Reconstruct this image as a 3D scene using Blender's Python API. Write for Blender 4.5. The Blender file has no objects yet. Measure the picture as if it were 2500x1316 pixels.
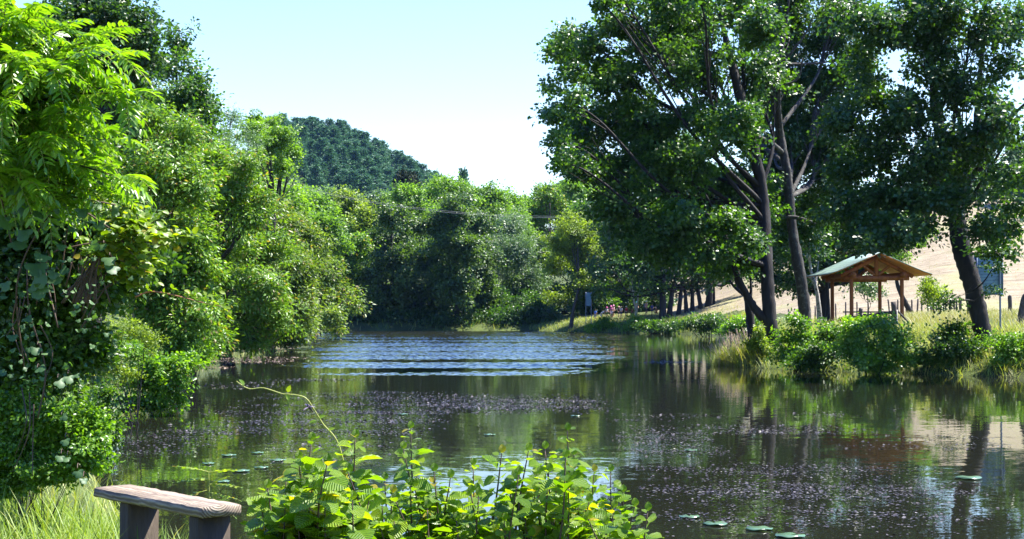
import bpy, math, random
import numpy as np
from math import radians as R, sin, cos, pi
from mathutils import Vector
rng = np.random.default_rng(7)
random.seed(7)
SC = bpy.context.scene
COL = SC.collection
F, CX, HY, CZ = 3720.0, 1250.0, 756.0, 2.5      # focal length in photo pixels, principal column, horizon row, eye height

def P(px, py, Y):
    return np.array([(px - CX) / F * Y, Y, CZ + (HY - py) / F * Y])

# ------------------------------------------------------------------ node helpers
def new_mat(name):
    m = bpy.data.materials.new(name); m.use_nodes = True
    nt = m.node_tree; nt.nodes.clear()
    out = nt.nodes.new('ShaderNodeOutputMaterial')
    return m, nt, out
def N(nt, typ, **kw):
    n = nt.nodes.new('ShaderNode' + typ)
    for k, v in kw.items():
        if hasattr(n, k) and k not in ('Color',): setattr(n, k, v)
        else: n.inputs[k.replace('_', ' ')].default_value = v
    return n
def L(nt, a, b): nt.links.new(a, b)
def ramp(nt, src, stops):
    r = nt.nodes.new('ShaderNodeValToRGB'); e = r.color_ramp.elements
    while len(e) < len(stops): e.new(0.5)
    for el, (p, c) in zip(e, stops):
        el.position = p; el.color = (*c, 1) if len(c) == 3 else c
    L(nt, src, r.inputs[0]); return r.outputs[0]
def math_n(nt, op, a, b=None, clamp=False):
    n = nt.nodes.new('ShaderNodeMath'); n.operation = op; n.use_clamp = clamp
    for i, v in enumerate((a, b)):
        if v is None: continue
        if isinstance(v, (int, float)): n.inputs[i].default_value = v
        else: L(nt, v, n.inputs[i])
    return n.outputs[0]
def mixc(nt, f, a, b, typ='MIX'):
    n = nt.nodes.new('ShaderNodeMix'); n.data_type = 'RGBA'; n.blend_type = typ
    for s, v in ((n.inputs[0], f), (n.inputs[6], a), (n.inputs[7], b)):
        if isinstance(v, (int, float)): s.default_value = v
        elif isinstance(v, tuple): s.default_value = (*v, 1)
        else: L(nt, v, s)
    return n.outputs[2]
def noise(nt, scale, detail=3, rough=.55, vec=None, sc3=None, coord='Object'):
    n = nt.nodes.new('ShaderNodeTexNoise'); n.inputs['Scale'].default_value = scale
    n.inputs['Detail'].default_value = detail; n.inputs['Roughness'].default_value = rough
    if vec is None:
        tc = nt.nodes.new('ShaderNodeTexCoord'); vec = tc.outputs[coord]
    if sc3:
        mp = nt.nodes.new('ShaderNodeMapping'); mp.inputs['Scale'].default_value = sc3
        L(nt, vec, mp.inputs['Vector']); vec = mp.outputs[0]
    L(nt, vec, n.inputs['Vector']); return n

def leaf_mat(name, a, b, c, trans=None, tf=.45, rough=.42, spec=.45, clump=.35, odd=None, veins=False):
    """a dark, b mid, c light leaf colours; each leaf draws its own, drifting over the crown"""
    m, nt, out = new_mat(name)
    g = nt.nodes.new('ShaderNodeNewGeometry')
    nz = noise(nt, clump, 2)
    v = math_n(nt, 'ADD', math_n(nt, 'MULTIPLY', g.outputs['Random Per Island'], .62), math_n(nt, 'MULTIPLY', nz.outputs[0], .5))
    v = math_n(nt, 'SUBTRACT', v, .06)
    col = ramp(nt, v, [(0.05, a), (.5, b), (.95, c)])
    if odd:
        o = math_n(nt, 'GREATER_THAN', math_n(nt, 'FRACT', math_n(nt, 'MULTIPLY', g.outputs['Random Per Island'], 37.13)), 1 - odd[1])
        col = mixc(nt, o, col, odd[0])
    bump = None
    if veins:
        uv = nt.nodes.new('ShaderNodeUVMap'); sp = nt.nodes.new('ShaderNodeSeparateXYZ'); L(nt, uv.outputs[0], sp.inputs[0])
        ay = math_n(nt, 'ABSOLUTE', sp.outputs[1])
        ph = math_n(nt, 'SUBTRACT', sp.outputs[0], math_n(nt, 'MULTIPLY', ay, .75))
        w = math_n(nt, 'SINE', math_n(nt, 'MULTIPLY', ph, 62.))
        vein = math_n(nt, 'POWER', math_n(nt, 'MULTIPLY', math_n(nt, 'ADD', w, 1.), .5), 5.)
        mid = math_n(nt, 'LESS_THAN', ay, .018)
        vv = math_n(nt, 'MAXIMUM', math_n(nt, 'MULTIPLY', vein, .45), mid)
        col = mixc(nt, math_n(nt, 'MULTIPLY', vv, .3), col, (c[0] * 1.3, c[1] * 1.25, c[2] * 1.6))
        bn = nt.nodes.new('ShaderNodeBump'); bn.inputs['Strength'].default_value = .6; bn.inputs['Distance'].default_value = .004
        L(nt, w, bn.inputs['Height']); bump = bn.outputs[0]
    if veins:                                        # rust spots and nibbled brown margins on some leaves
        sp_ = noise(nt, 55., 3, .6); col = mixc(nt, ramp(nt, sp_.outputs[0], [(.66, (0, 0, 0)), (.71, (.85, .85, .85))]), col, (.16, .085, .02))
    pr = N(nt, 'BsdfPrincipled', Roughness=rough); pr.inputs['Specular IOR Level'].default_value = spec
    L(nt, col, pr.inputs['Base Color'])
    tr = nt.nodes.new('ShaderNodeBsdfTranslucent')
    t = trans or (1.7, 1.9, .6)
    L(nt, mixc(nt, 1., col, t, 'MULTIPLY'), tr.inputs[0])
    if bump: L(nt, bump, pr.inputs['Normal']); L(nt, bump, tr.inputs['Normal'])
    mx = nt.nodes.new('ShaderNodeMixShader'); mx.inputs[0].default_value = tf
    L(nt, pr.outputs[0], mx.inputs[1]); L(nt, tr.outputs[0], mx.inputs[2]); L(nt, mx.outputs[0], out.inputs[0])
    return m

def bark_mat(name, a, b, scale=14., spots=None, stretch=.22):
    m, nt, out = new_mat(name)
    n1 = noise(nt, scale, 5, .65, sc3=(1, 1, stretch)); n2 = noise(nt, 1.3, 3)
    col = ramp(nt, math_n(nt, 'ADD', math_n(nt, 'MULTIPLY', n1.outputs[0], .7), math_n(nt, 'MULTIPLY', n2.outputs[0], .3)), [(.35, a), (.68, b)])
    if spots:
        n3 = noise(nt, 5., 4, .7); col = mixc(nt, ramp(nt, n3.outputs[0], [(.55, (0, 0, 0)), (.64, (1, 1, 1))]), col, spots)
    pr = N(nt, 'BsdfPrincipled', Roughness=.85); L(nt, col, pr.inputs['Base Color'])
    bn = nt.nodes.new('ShaderNodeBump'); bn.inputs['Strength'].default_value = .8; bn.inputs['Distance'].default_value = .03
    L(nt, n1.outputs[0], bn.inputs['Height']); L(nt, bn.outputs[0], pr.inputs['Normal']); L(nt, pr.outputs[0], out.inputs[0])
    return m

def plain_mat(name, col, rough=.6, var=.25, scale=6., spec=.4, stretch=None, metal=0., bump=0.):
    m, nt, out = new_mat(name)
    n = noise(nt, scale, 4, .6, sc3=stretch)
    lo = tuple(x * (1 - var) for x in col); hi = tuple(min(1, x * (1 + var)) for x in col)
    c = ramp(nt, n.outputs[0], [(.3, lo), (.7, hi)])
    pr = N(nt, 'BsdfPrincipled', Roughness=rough, Metallic=metal); pr.inputs['Specular IOR Level'].default_value = spec
    L(nt, c, pr.inputs['Base Color'])
    if bump:
        bn = nt.nodes.new('ShaderNodeBump'); bn.inputs['Strength'].default_value = bump; bn.inputs['Distance'].default_value = .01
        L(nt, n.outputs[0], bn.inputs['Height']); L(nt, bn.outputs[0], pr.inputs['Normal'])
    L(nt, pr.outputs[0], out.inputs[0]); return m

# ------------------------------------------------------------------ mesh helpers
def nrm(a): return a / np.maximum(np.linalg.norm(a, axis=-1, keepdims=True), 1e-9)

class Acc:
    """collects vertices and faces as arrays and links them as ONE mesh object"""
    def __init__(s): s.v = []; s.t = []; s.q = []; s.tm = []; s.qm = []; s.n = 0; s.uv = []
    def add(s, v, tris=None, quads=None, mat=0, uv=None):
        v = np.asarray(v, float).reshape(-1, 3); s.v.append(v)
        if tris is not None and len(tris):
            s.t.append(np.asarray(tris, int).reshape(-1, 3) + s.n); s.tm.append(np.full(len(s.t[-1]), mat))
        if quads is not None and len(quads):
            s.q.append(np.asarray(quads, int).reshape(-1, 4) + s.n); s.qm.append(np.full(len(s.q[-1]), mat))
        s.uv.append(np.zeros((len(v), 2)) if uv is None else np.asarray(uv, float))
        s.n += len(v)
    def mesh(s, name, mats, origin=(0, 0, 0), smooth=False, uv=False):
        me = bpy.data.meshes.new(name)
        if not s.n: return me
        v = np.concatenate(s.v) - np.asarray(origin, float)
        t = np.concatenate(s.t) if s.t else np.zeros((0, 3), int); q = np.concatenate(s.q) if s.q else np.zeros((0, 4), int)
        me.vertices.add(len(v)); me.vertices.foreach_set('co', v.astype(np.float32).ravel())
        lv = np.concatenate([t.ravel(), q.ravel()]).astype(np.int32)
        me.loops.add(len(lv)); me.loops.foreach_set('vertex_index', lv)
        st = np.concatenate([np.arange(len(t)) * 3, len(t) * 3 + np.arange(len(q)) * 4]).astype(np.int32)
        me.polygons.add(len(st)); me.polygons.foreach_set('loop_start', st)
        mi = np.concatenate(s.tm + s.qm).astype(np.int32)
        if mi.any(): me.polygons.foreach_set('material_index', mi)
        me.update(calc_edges=True)
        if smooth: me.polygons.foreach_set('use_smooth', np.ones(len(st), bool))
        if uv:
            u = np.concatenate(s.uv)[lv]
            l = me.uv_layers.new(name='UVMap'); l.data.foreach_set('uv', u.astype(np.float32).ravel())
        for m in (mats if isinstance(mats, (list, tuple)) else [mats]): me.materials.append(m)
        return me
    def build(s, name, mats, parent=None, smooth=False, uv=False, origin=None):
        o0 = origin if origin is not None else (parent.location if parent is not None else (0, 0, 0))
        o = bpy.data.objects.new(name, s.mesh(name, mats, o0, smooth, uv)); COL.objects.link(o)
        if parent is not None: o.parent = parent
        elif origin is not None: o.location = origin
        return o

def tag(o, label=None, cat=None, group=None, kind=None):
    for k, v in (('label', label), ('category', cat), ('group', group), ('kind', kind)):
        if v: o[k] = v
    return o
def thing(name, label, cat, loc, group=None):
    o = bpy.data.objects.new(name, None); COL.objects.link(o); o.location = Vector([float(x) for x in loc])
    o.empty_display_size = .2
    return tag(o, label, cat, group)
def copy_tree(src, label=None, group=None, loc=None, rot=None, scale=None):
    def rec(o, par):
        c = o.copy(); COL.objects.link(c)
        if par is not None: c.parent = par
        for ch in [x for x in KIDS.get(o.name, [])]: rec(ch, c)
        return c
    KIDS = {}
    for x in bpy.data.objects:
        if x.parent is not None: KIDS.setdefault(x.parent.name, []).append(x)
    r = rec(src, None)
    if label: r['label'] = label
    if group: r['group'] = group
    if loc is not None: r.location = Vector([float(x) for x in loc])
    if rot is not None: r.rotation_euler = rot
    if scale is not None: r.scale = scale
    return r

def smooth_path(pts, n=6):
    """Catmull-Rom through pts (k,4: x y z radius)"""
    p = np.asarray(pts, float)
    if len(p) < 3: 
        t = np.linspace(0, 1, n + 1)[:, None]; return p[0] * (1 - t) + p[-1] * t
    e = np.vstack([2 * p[0] - p[1], p, 2 * p[-1] - p[-2]]); out = []
    for i in range(1, len(e) - 2):
        t = np.linspace(0, 1, n, endpoint=False)[:, None]
        a, b, c, d = e[i - 1], e[i], e[i + 1], e[i + 2]
        out.append(.5 * (2 * b + (c - a) * t + (2 * a - 5 * b + 4 * c - d) * t ** 2 + (3 * b - a - 3 * c + d) * t ** 3))
    out.append(p[-1:]); return np.vstack(out)

def tube(acc, pts, sides=8, rough=0., mat=0, cap=True, seg=6):
    p = smooth_path(pts, seg); c = p[:, :3]; r = np.maximum(p[:, 3], 1e-4); k = len(c)
    t = nrm(np.gradient(c, axis=0)); ref = np.array([0., 0, 1.]) if abs(t[0, 2]) < .9 else np.array([1., 0, 0])
    u = np.cross(t, ref); bad = np.linalg.norm(u, axis=1) < 1e-3; u[bad] = [1, 0, 0]; u = nrm(u)
    for i in range(1, k):
        if np.dot(u[i], u[i - 1]) < 0: u[i] *= -1
    w = np.cross(t, u); a = np.arange(sides) / sides * 2 * pi
    rr = r[:, None] * (1 + rough * rng.normal(size=(k, sides)))
    v = c[:, None] + rr[..., None] * (np.cos(a)[None, :, None] * u[:, None] + np.sin(a)[None, :, None] * w[:, None])
    i = np.arange(k - 1)[:, None] * sides; j = np.arange(sides)[None]; j2 = (j + 1) % sides
    q = np.stack([i + j, i + j2, i + sides + j2, i + sides + j], -1).reshape(-1, 4)
    v = v.reshape(-1, 3); tr = None
    if cap:
        v = np.vstack([v, c[0], c[-1]]); n0 = k * sides; jj = np.arange(sides); jn = (jj + 1) % sides
        tr = np.vstack([np.stack([np.full(sides, n0), jn, jj], -1), np.stack([np.full(sides, n0 + 1), (k - 1) * sides + jj, (k - 1) * sides + jn], -1)])
    acc.add(v, tr, q, mat)

def box(acc, c, u, v, w, mat=0, bev=0.):
    """box centred c with half vectors u v w"""
    c, u, v, w = (np.asarray(x, float) for x in (c, u, v, w))
    s = np.array([[-1, -1, -1], [1, -1, -1], [1, 1, -1], [-1, 1, -1], [-1, -1, 1], [1, -1, 1], [1, 1, 1], [-1, 1, 1]], float)
    acc.add(c + s[:, :1] * u + s[:, 1:2] * v + s[:, 2:] * w, None, [[0, 3, 2, 1], [4, 5, 6, 7], [0, 1, 5, 4], [1, 2, 6, 5], [2, 3, 7, 6], [3, 0, 4, 7]], mat)

def T_dia(w=.34, z=.1): return (np.array([[0, 0, 0], [.48, w, z], [1, 0, -.06], [.48, -w, z]], float), [[0, 2, 1], [0, 3, 2]], None)
def T_oval(w=.3, z=.09, droop=.12):
    x = np.array([0, .3, .68, 1.]); m = np.stack([x, 0 * x, -droop * x ** 2], 1)
    l = np.array([[.3, w, z], [.68, w * .85, z - droop * .4]]); r = l * [1, -1, 1]
    return (np.vstack([m, l, r]), [[0, 1, 4], [2, 3, 5], [0, 6, 1], [2, 7, 3]], [[1, 2, 5, 4], [1, 6, 7, 2]])
def T_alder(n=8, w=.44):
    t = np.linspace(0, 1, n); ww = w * np.sin(pi * np.clip(t, 0, 1) ** .85) ** .75; ww[0] = ww[-1] = .0
    zz = -.16 * t ** 2; V = []; tr = []; q = []
    for i in range(n): V.append([t[i], 0, zz[i]])
    for s in (1, -1):
        for i in range(n):
            V.append([min(1, t[i] + .05 * (ww[i] / w)), s * ww[i], zz[i] + .10 * ww[i] / w + (.018 if i % 2 else -.018)])
    for k, s in ((n, 1), (2 * n, -1)):
        for i in range(n - 1):
            f = [i, i + 1, k + i + 1, k + i]
            q.append(f if s > 0 else f[::-1])
    return np.array(V, float), None, q
def T_lobed(seedv=0):
    a = np.linspace(-pi * .93, pi * .93, 27); r = .30 + .36 * np.abs(np.cos(a * 1.5)) ** 1.1 + .15 * np.cos(a) + .03 * np.cos(a * 13)
    r *= np.where(np.abs(a) > 2.6, .8, 1.)
    v = np.stack([.45 + .62 * r * np.cos(a), .95 * r * np.sin(a), -.16 * r ** 2 + .05 * np.cos(a * 3)], 1)
    v = np.vstack([[.30, 0, .04], v]); n = len(a)
    return v, [[0, i, i + 1] for i in range(1, n)], None
def T_blade(w=.02, c=.35):
    t = np.array([0, .35, .7, 1.]); z = -c * t ** 2; ww = w * np.array([1, .9, .6, 0])
    l = np.stack([t, ww, z], 1)[:3]; r = np.stack([t, -ww, z], 1)[:3]
    return np.vstack([l, r, [[1, 0, -c]]]), [[2, 5, 6]], [[0, 3, 4, 1], [1, 4, 5, 2]]

def leaves(acc, pos, axis, normal, size, tpl, mat=0):
    """one leaf per row: stem at pos, growing along axis, face up along normal"""
    V, T, Q = tpl; pos = np.asarray(pos, float); n = len(pos)
    if n == 0: return
    x = nrm(np.asarray(axis, float)); nn = np.asarray(normal, float)
    y = np.cross(nn, x); y = nrm(y + 1e-6); z = np.cross(x, y)
    size = np.broadcast_to(np.asarray(size, float), (n,))[:, None, None]
    v = pos[:, None] + size * (V[None, :, 0:1] * x[:, None] + V[None, :, 1:2] * y[:, None] + V[None, :, 2:3] * z[:, None])
    k = len(V); off = (np.arange(n) * k)[:, None, None]
    t = (np.asarray(T)[None] + off).reshape(-1, 3) if T is not None else None
    q = (np.asarray(Q)[None] + off).reshape(-1, 4) if Q is not None else None
    acc.add(v.reshape(-1, 3), t, q, mat, np.tile(V[:, :2], (n, 1)))

def rand_dir(n): return nrm(rng.normal(size=(n, 3)))

# ------------------------------------------------------------------ lake outline and ground height
LAKE = np.array([(60, 14), (40, -8), (20, -2), (8, 2.6), (3, 5.4), (.9, 6.6), (-.6, 9.2), (-1.4, 11.2), (-2.6, 13.2), (-4.2, 17), (-6.3, 23), (-8.4, 31), (-9.6, 38), (-11.7, 53),
    (-15.4, 75), (-17, 92), (-17.2, 112), (-18.5, 135), (-21.5, 165), (-20, 180), (-8, 182), (2, 181), (3.4, 177), (6.2, 169.5), (11.4, 163), (20, 155), (20.5, 135), (18, 110),
    (14, 86), (10.2, 74), (9.1, 69), (10.6, 65.2), (14, 61.6), (17, 58), (18.7, 55.6), (24, 50), (32, 44), (45, 35)], float)
def lake_d(X, Y):
    """signed distance to the shoreline, positive on land"""
    X = np.asarray(X, float); Y = np.asarray(Y, float); d = np.full(X.shape, 1e9); ins = np.zeros(X.shape, bool)
    for i in range(len(LAKE)):
        ax, ay = LAKE[i]; bx, by = LAKE[(i + 1) % len(LAKE)]; ex, ey = bx - ax, by - ay
        t = np.clip(((X - ax) * ex + (Y - ay) * ey) / (ex * ex + ey * ey), 0, 1)
        d = np.minimum(d, np.hypot(X - ax - t * ex, Y - ay - t * ey))
        c = ((ay > Y) != (by > Y)) & (X < (bx - ax) * (Y - ay) / (by - ay + 1e-12) + ax); ins ^= c
    return np.where(ins, -d, d)
def sstep(a, b, x):
    t = np.clip((x - a) / (b - a), 0, 1); return t * t * (3 - 2 * t)
def ground(X, Y):
    X = np.asarray(X, float); Y = np.asarray(Y, float); d = lake_d(X, Y)
    near = 1 - sstep(14, 30, np.hypot(X, Y)); Pl = 2.2 - 1.3 * near; w = 4.6 - 3.6 * near
    h = np.where(d > 0, Pl * (1 - np.exp(-np.maximum(d, 0) / w)), np.maximum(-1.3, d * .5))
    land = np.maximum(d, 0)
    h = h + .12 * np.maximum(0, -X - 24) * (1 - sstep(-60, -160, -X)) * (1 - near) * sstep(0, 10, land) * .6 * (1 - sstep(260, 380, Y))
    h = h + 7 * sstep(190, 330, Y) * (d > 0)
    h = h + .215 * np.maximum(0, np.minimum(Y, 196) - 128) * sstep(15, 52, X)
    h = h + hill(X, Y)
    h = h + .05 * np.sin(X * 1.1 + Y * .3) * np.sin(Y * .9) * sstep(1, 6, land)
    return h
HX = np.array([-600, -420, -250, -180, -130, -112, -93, -76, -65, -59, -54, -46, -39, -25, 0, 60, 200, 900.]); HZ = np.array([15, 18, 28, 44, 59, 64, 65, 62, 57, 54, 50, 46, 42, 36, 31, 24, 16, 6.])
def hill(X, Y): return np.interp(X, HX, HZ) * sstep(370, 700, Y) * (1 - .4 * sstep(740, 1100, Y))
def gz(x, y): return float(ground(np.array([x]), np.array([y]))[0])
def on_ground(px, Y, dz=0.):
    x = (px - CX) / F * Y; return np.array([x, Y, gz(x, Y) + dz])
# ------------------------------------------------------------------ camera, sky, sun
cam_d = bpy.data.cameras.new('camera'); cam = bpy.data.objects.new('camera', cam_d); COL.objects.link(cam)
cam.location = (0, 0, CZ); cam_d.sensor_width = 36; cam_d.lens = F / 2500 * 36
cam.rotation_euler = (R(90) + math.atan((HY - 658) / F), 0, 0); cam_d.clip_start = .05; cam_d.clip_end = 6000
SC.camera = cam
SUN_AZ, SUN_EL = R(70), R(61)          # clockwise from the view direction
w = bpy.data.worlds.new('World'); SC.world = w; w.use_nodes = True
nt = w.node_tree; bg = nt.nodes['Background']
sky = nt.nodes.new('ShaderNodeTexSky'); sky.sky_type = 'NISHITA'; sky.sun_disc = False
sky.sun_elevation = SUN_EL; sky.sun_rotation = SUN_AZ; sky.altitude = 300; sky.air_density = 1.0; sky.dust_density = .1; sky.ozone_density = 4.
hs = nt.nodes.new('ShaderNodeHueSaturation'); hs.inputs['Saturation'].default_value = 1.0; L(nt, sky.outputs[0], hs.inputs['Color']); 
tcw = nt.nodes.new('ShaderNodeTexCoord'); spw = nt.nodes.new('ShaderNodeSeparateXYZ'); L(nt, tcw.outputs['Generated'], spw.inputs[0])
deep = ramp(nt, spw.outputs[2], [(0, (1.06, 1.0, .97)), (.12, (1.04, 1.0, .98)), (.2, (1.0, 1.0, .99)), (.32, (.66, .89, 1.12)), (.5, (.26, .58, 1.5)), (1, (.20, .50, 1.55))])      # a clear summer sky deepens towards the zenith
L(nt, mixc(nt, 1., hs.outputs[0], deep, 'MULTIPLY'), bg.inputs[0]); bg.inputs[1].default_value = .088
sd = bpy.data.lights.new('sun', 'SUN'); sd.energy = 5.0; sd.angle = R(.53); sd.color = (1, .955, .88)
so = bpy.data.objects.new('sun', sd); COL.objects.link(so); so.location = (40, 40, 60)
sdir = Vector((sin(SUN_AZ) * cos(SUN_EL), cos(SUN_AZ) * cos(SUN_EL), sin(SUN_EL)))
so.rotation_euler = sdir.to_track_quat('Z', 'Y').to_euler()
SC.view_settings.view_transform = 'Standard'; SC.view_settings.look = 'None'; SC.view_settings.exposure = 1.82; SC.view_settings.gamma = 1
SC.render.engine = 'CYCLES'
cy = SC.cycles; cy.max_bounces = 6; cy.diffuse_bounces = 2; cy.glossy_bounces = 3; cy.transmission_bounces = 2; cy.volume_bounces = 0
cy.transparent_max_bounces = 4; cy.caustics_reflective = False; cy.caustics_refractive = False; cy.sample_clamp_indirect = 6; cy.use_denoising = True; cy.denoiser = 'OPENIMAGEDENOISE'

# ------------------------------------------------------------------ ground
def axis(knots):
    out = []
    for (a, b, s) in knots: out.append(np.arange(a, b, s))
    return np.unique(np.round(np.concatenate(out), 3))
gx = axis([(-1200, -300, 30), (-300, -60, 6), (-60, -20, 1.5), (-20, 26, .5), (26, 70, 1.5), (70, 260, 6), (260, 1201, 30)])
gy = axis([(-40, -10, 3), (-10, 30, .35), (30, 90, .7), (90, 190, 1.1), (190, 340, 4), (340, 800, 12), (800, 2001, 60)])
GX, GY = np.meshgrid(gx, gy); GZ = ground(GX, GY)
nx, ny = len(gx), len(gy)
ii = np.arange(ny - 1)[:, None] * nx + np.arange(nx - 1)[None]
quads = np.stack([ii, ii + 1, ii + nx + 1, ii + nx], -1).reshape(-1, 4)
V = np.stack([GX, GY, GZ], -1).reshape(-1, 3)
qc = V[quads].mean(1)
isf = (qc[:, 1] > 112 + 6 * np.sin(qc[:, 0] * .2)) & (qc[:, 1] < 400) & (qc[:, 0] > 14 + (qc[:, 1] - 110) * .05) & (lake_d(qc[:, 0], qc[:, 1]) > 5) & (qc[:, 0] < 260)
m, nt, out = new_mat('soil_and_turf')
n1 = noise(nt, .35, 5); n2 = noise(nt, 9., 4); n3 = noise(nt, .05, 3)
f = math_n(nt, 'ADD', math_n(nt, 'MULTIPLY', n1.outputs[0], .6), math_n(nt, 'MULTIPLY', n2.outputs[0], .4))
c = ramp(nt, f, [(.33, (.028, .022, .012)), (.47, (.045, .06, .016)), (.6, (.085, .115, .03)), (.72, (.17, .15, .07))])
pr = N(nt, 'BsdfPrincipled', Roughness=.95); pr.inputs['Specular IOR Level'].default_value = .15; L(nt, c, pr.inputs['Base Color'])
bn = nt.nodes.new('ShaderNodeBump'); bn.inputs['Strength'].default_value = .7; bn.inputs['Distance'].default_value = .05; L(nt, n2.outputs[0], bn.inputs['Height']); L(nt, bn.outputs[0], pr.inputs['Normal'])
L(nt, pr.outputs[0], out.inputs[0]); M_SOIL = m
m, nt, out = new_mat('cut_hay')
n1 = noise(nt, .9, 6, .68, sc3=(.45, 1.3, 1)); n2 = noise(nt, .12, 3); n3 = noise(nt, 6., 4, .7, sc3=(.4, 1.2, 1))
c = ramp(nt, math_n(nt, 'ADD', math_n(nt, 'MULTIPLY', n1.outputs[0], .6), math_n(nt, 'MULTIPLY', n3.outputs[0], .4)), [(.34, (.10, .075, .05)), (.45, (.20, .165, .105)), (.57, (.275, .232, .155)), (.7, (.345, .30, .21))])
c = mixc(nt, ramp(nt, n2.outputs[0], [(.52, (0, 0, 0)), (.66, (.55, .55, .55))]), c, (.24, .26, .10))
pr = N(nt, 'BsdfPrincipled', Roughness=.95); pr.inputs['Specular IOR Level'].default_value = .1; L(nt, c, pr.inputs['Base Color'])
bn = nt.nodes.new('ShaderNodeBump'); bn.inputs['Strength'].default_value = .8; bn.inputs['Distance'].default_value = .25; L(nt, n1.outputs[0], bn.inputs['Height']); L(nt, bn.outputs[0], pr.inputs['Normal'])
L(nt, pr.outputs[0], out.inputs[0]); M_HAY = m
def sub_mesh(mask, name, mat):
    q = quads[mask]; u, inv = np.unique(q, return_inverse=True)
    a = Acc(); a.add(V[u], None, inv.reshape(-1, 4)); o = a.build(name, mat, smooth=True); return tag(o, kind='structure')
sub_mesh(~isf, 'ground', M_SOIL); sub_mesh(isf, 'field', M_HAY)

# ------------------------------------------------------------------ water
m, nt, out = new_mat('pond_water')
tc = nt.nodes.new('ShaderNodeTexCoord'); ob = tc.outputs['Object']
def slope(scale, sx, amp, detail=2):
    n = noise(nt, scale, detail, .6, vec=ob, sc3=sx)
    v = nt.nodes.new('ShaderNodeVectorMath'); v.operation = 'SUBTRACT'; L(nt, n.outputs['Color'], v.inputs[0]); v.inputs[1].default_value = (.5, .5, .5)
    s = nt.nodes.new('ShaderNodeVectorMath'); s.operation = 'SCALE'; L(nt, v.outputs[0], s.inputs[0])
    if isinstance(amp, float): s.inputs['Scale'].default_value = amp
    else: L(nt, amp, s.inputs['Scale'])
    return s.outputs[0]
sp = nt.nodes.new('ShaderNodeSeparateXYZ'); L(nt, ob, sp.inputs[0])
tot = nt.nodes.new('ShaderNodeVectorMath'); tot.operation = 'ADD'
L(nt, slope(1.6, (.6, 1.6, 1), .020), tot.inputs[0]); L(nt, slope(9., (.6, 1.5, 1), .022, 1), tot.inputs[1])
fl = nt.nodes.new('ShaderNodeVectorMath'); fl.operation = 'MULTIPLY'; L(nt, tot.outputs[0], fl.inputs[0]); fl.inputs[1].default_value = (1, 1, 0)
ad = nt.nodes.new('ShaderNodeVectorMath'); ad.operation = 'ADD'; L(nt, fl.outputs[0], ad.inputs[0]); ad.inputs[1].default_value = (0, 0, 1)
no = nt.nodes.new('ShaderNodeVectorMath'); no.operation = 'NORMALIZE'; L(nt, ad.outputs[0], no.inputs[0])
pr = N(nt, 'BsdfPrincipled', Roughness=.02, IOR=1.333); pr.inputs['Base Color'].default_value = (.012, .013, .008, 1); pr.inputs['Specular IOR Level'].default_value = .8
L(nt, no.outputs[0], pr.inputs['Normal']); L(nt, pr.outputs[0], out.inputs[0]); M_WATER = m
# one sheet: calm and flat, but with real wavelets where the breeze ruffles the middle of the pond
gw = np.random.default_rng(5)
def waves(X, Y, n, l0, l1, spread, amp):
    z = np.zeros(X.shape)
    for _ in range(n):
        l = np.exp(gw.uniform(np.log(l0), np.log(l1))); th = gw.normal(0, spread); k = 2 * pi / l
        z += amp * l * np.sin(k * (X * sin(th) + Y * cos(th)) + gw.uniform(0, 6.28))
    return z
xs = np.arange(-24, 14.01, .15); ys = np.concatenate([np.arange(56, 110, .065), np.arange(110, 182.1, .09)])
WX, WY = np.meshgrid(xs, ys)
n_a = waves(WX * .5, WY, 9, 6, 30, 1.2, .1); n_a /= n_a.std(); n_b = waves(WX * .16, WY, 9, 3, 14, .5, .1); n_b /= n_b.std()
q = WX / WY
wm = sstep(57, 78, WY + 5 * n_a + 5 * n_b) * (1 - sstep(.046, .084, q + .010 * n_a + .012 * n_b)) * sstep(-.158, -.118, q + .010 * n_b + .006 * n_a)
wm *= .55 + .45 * sstep(-1.1, .1, n_b + .35 * n_a); wm *= 1 - sstep(172, 180, WY)
wm *= sstep(0, 1.5, WX + 24) * sstep(0, 1.5, 14 - WX) * sstep(56, 58, WY)
WZ = wm * waves(WX, WY, 22, .22, .42, .9, .0125)
a = Acc(); nx_, ny_ = len(xs), len(ys); ii = np.arange(ny_ - 1)[:, None] * nx_ + np.arange(nx_ - 1)[None]
a.add(np.stack([WX, WY, WZ], -1).reshape(-1, 3), None, np.stack([ii, ii + 1, ii + nx_ + 1, ii + nx_], -1).reshape(-1, 4))
x0, x1, y0, y1 = xs[0], xs[-1], ys[0], ys[-1]
for (ax_, bx_, ay_, by_) in [(-60, 70, -12, y0), (-60, 70, y1, 190), (-60, x0, y0, y1), (x1, 70, y0, y1)]:
    a.add([[ax_, ay_, 0], [bx_, ay_, 0], [bx_, by_, 0], [ax_, by_, 0]], None, [[0, 1, 2, 3]])
tag(a.build('water', M_WATER, smooth=True), kind='structure')

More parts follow.
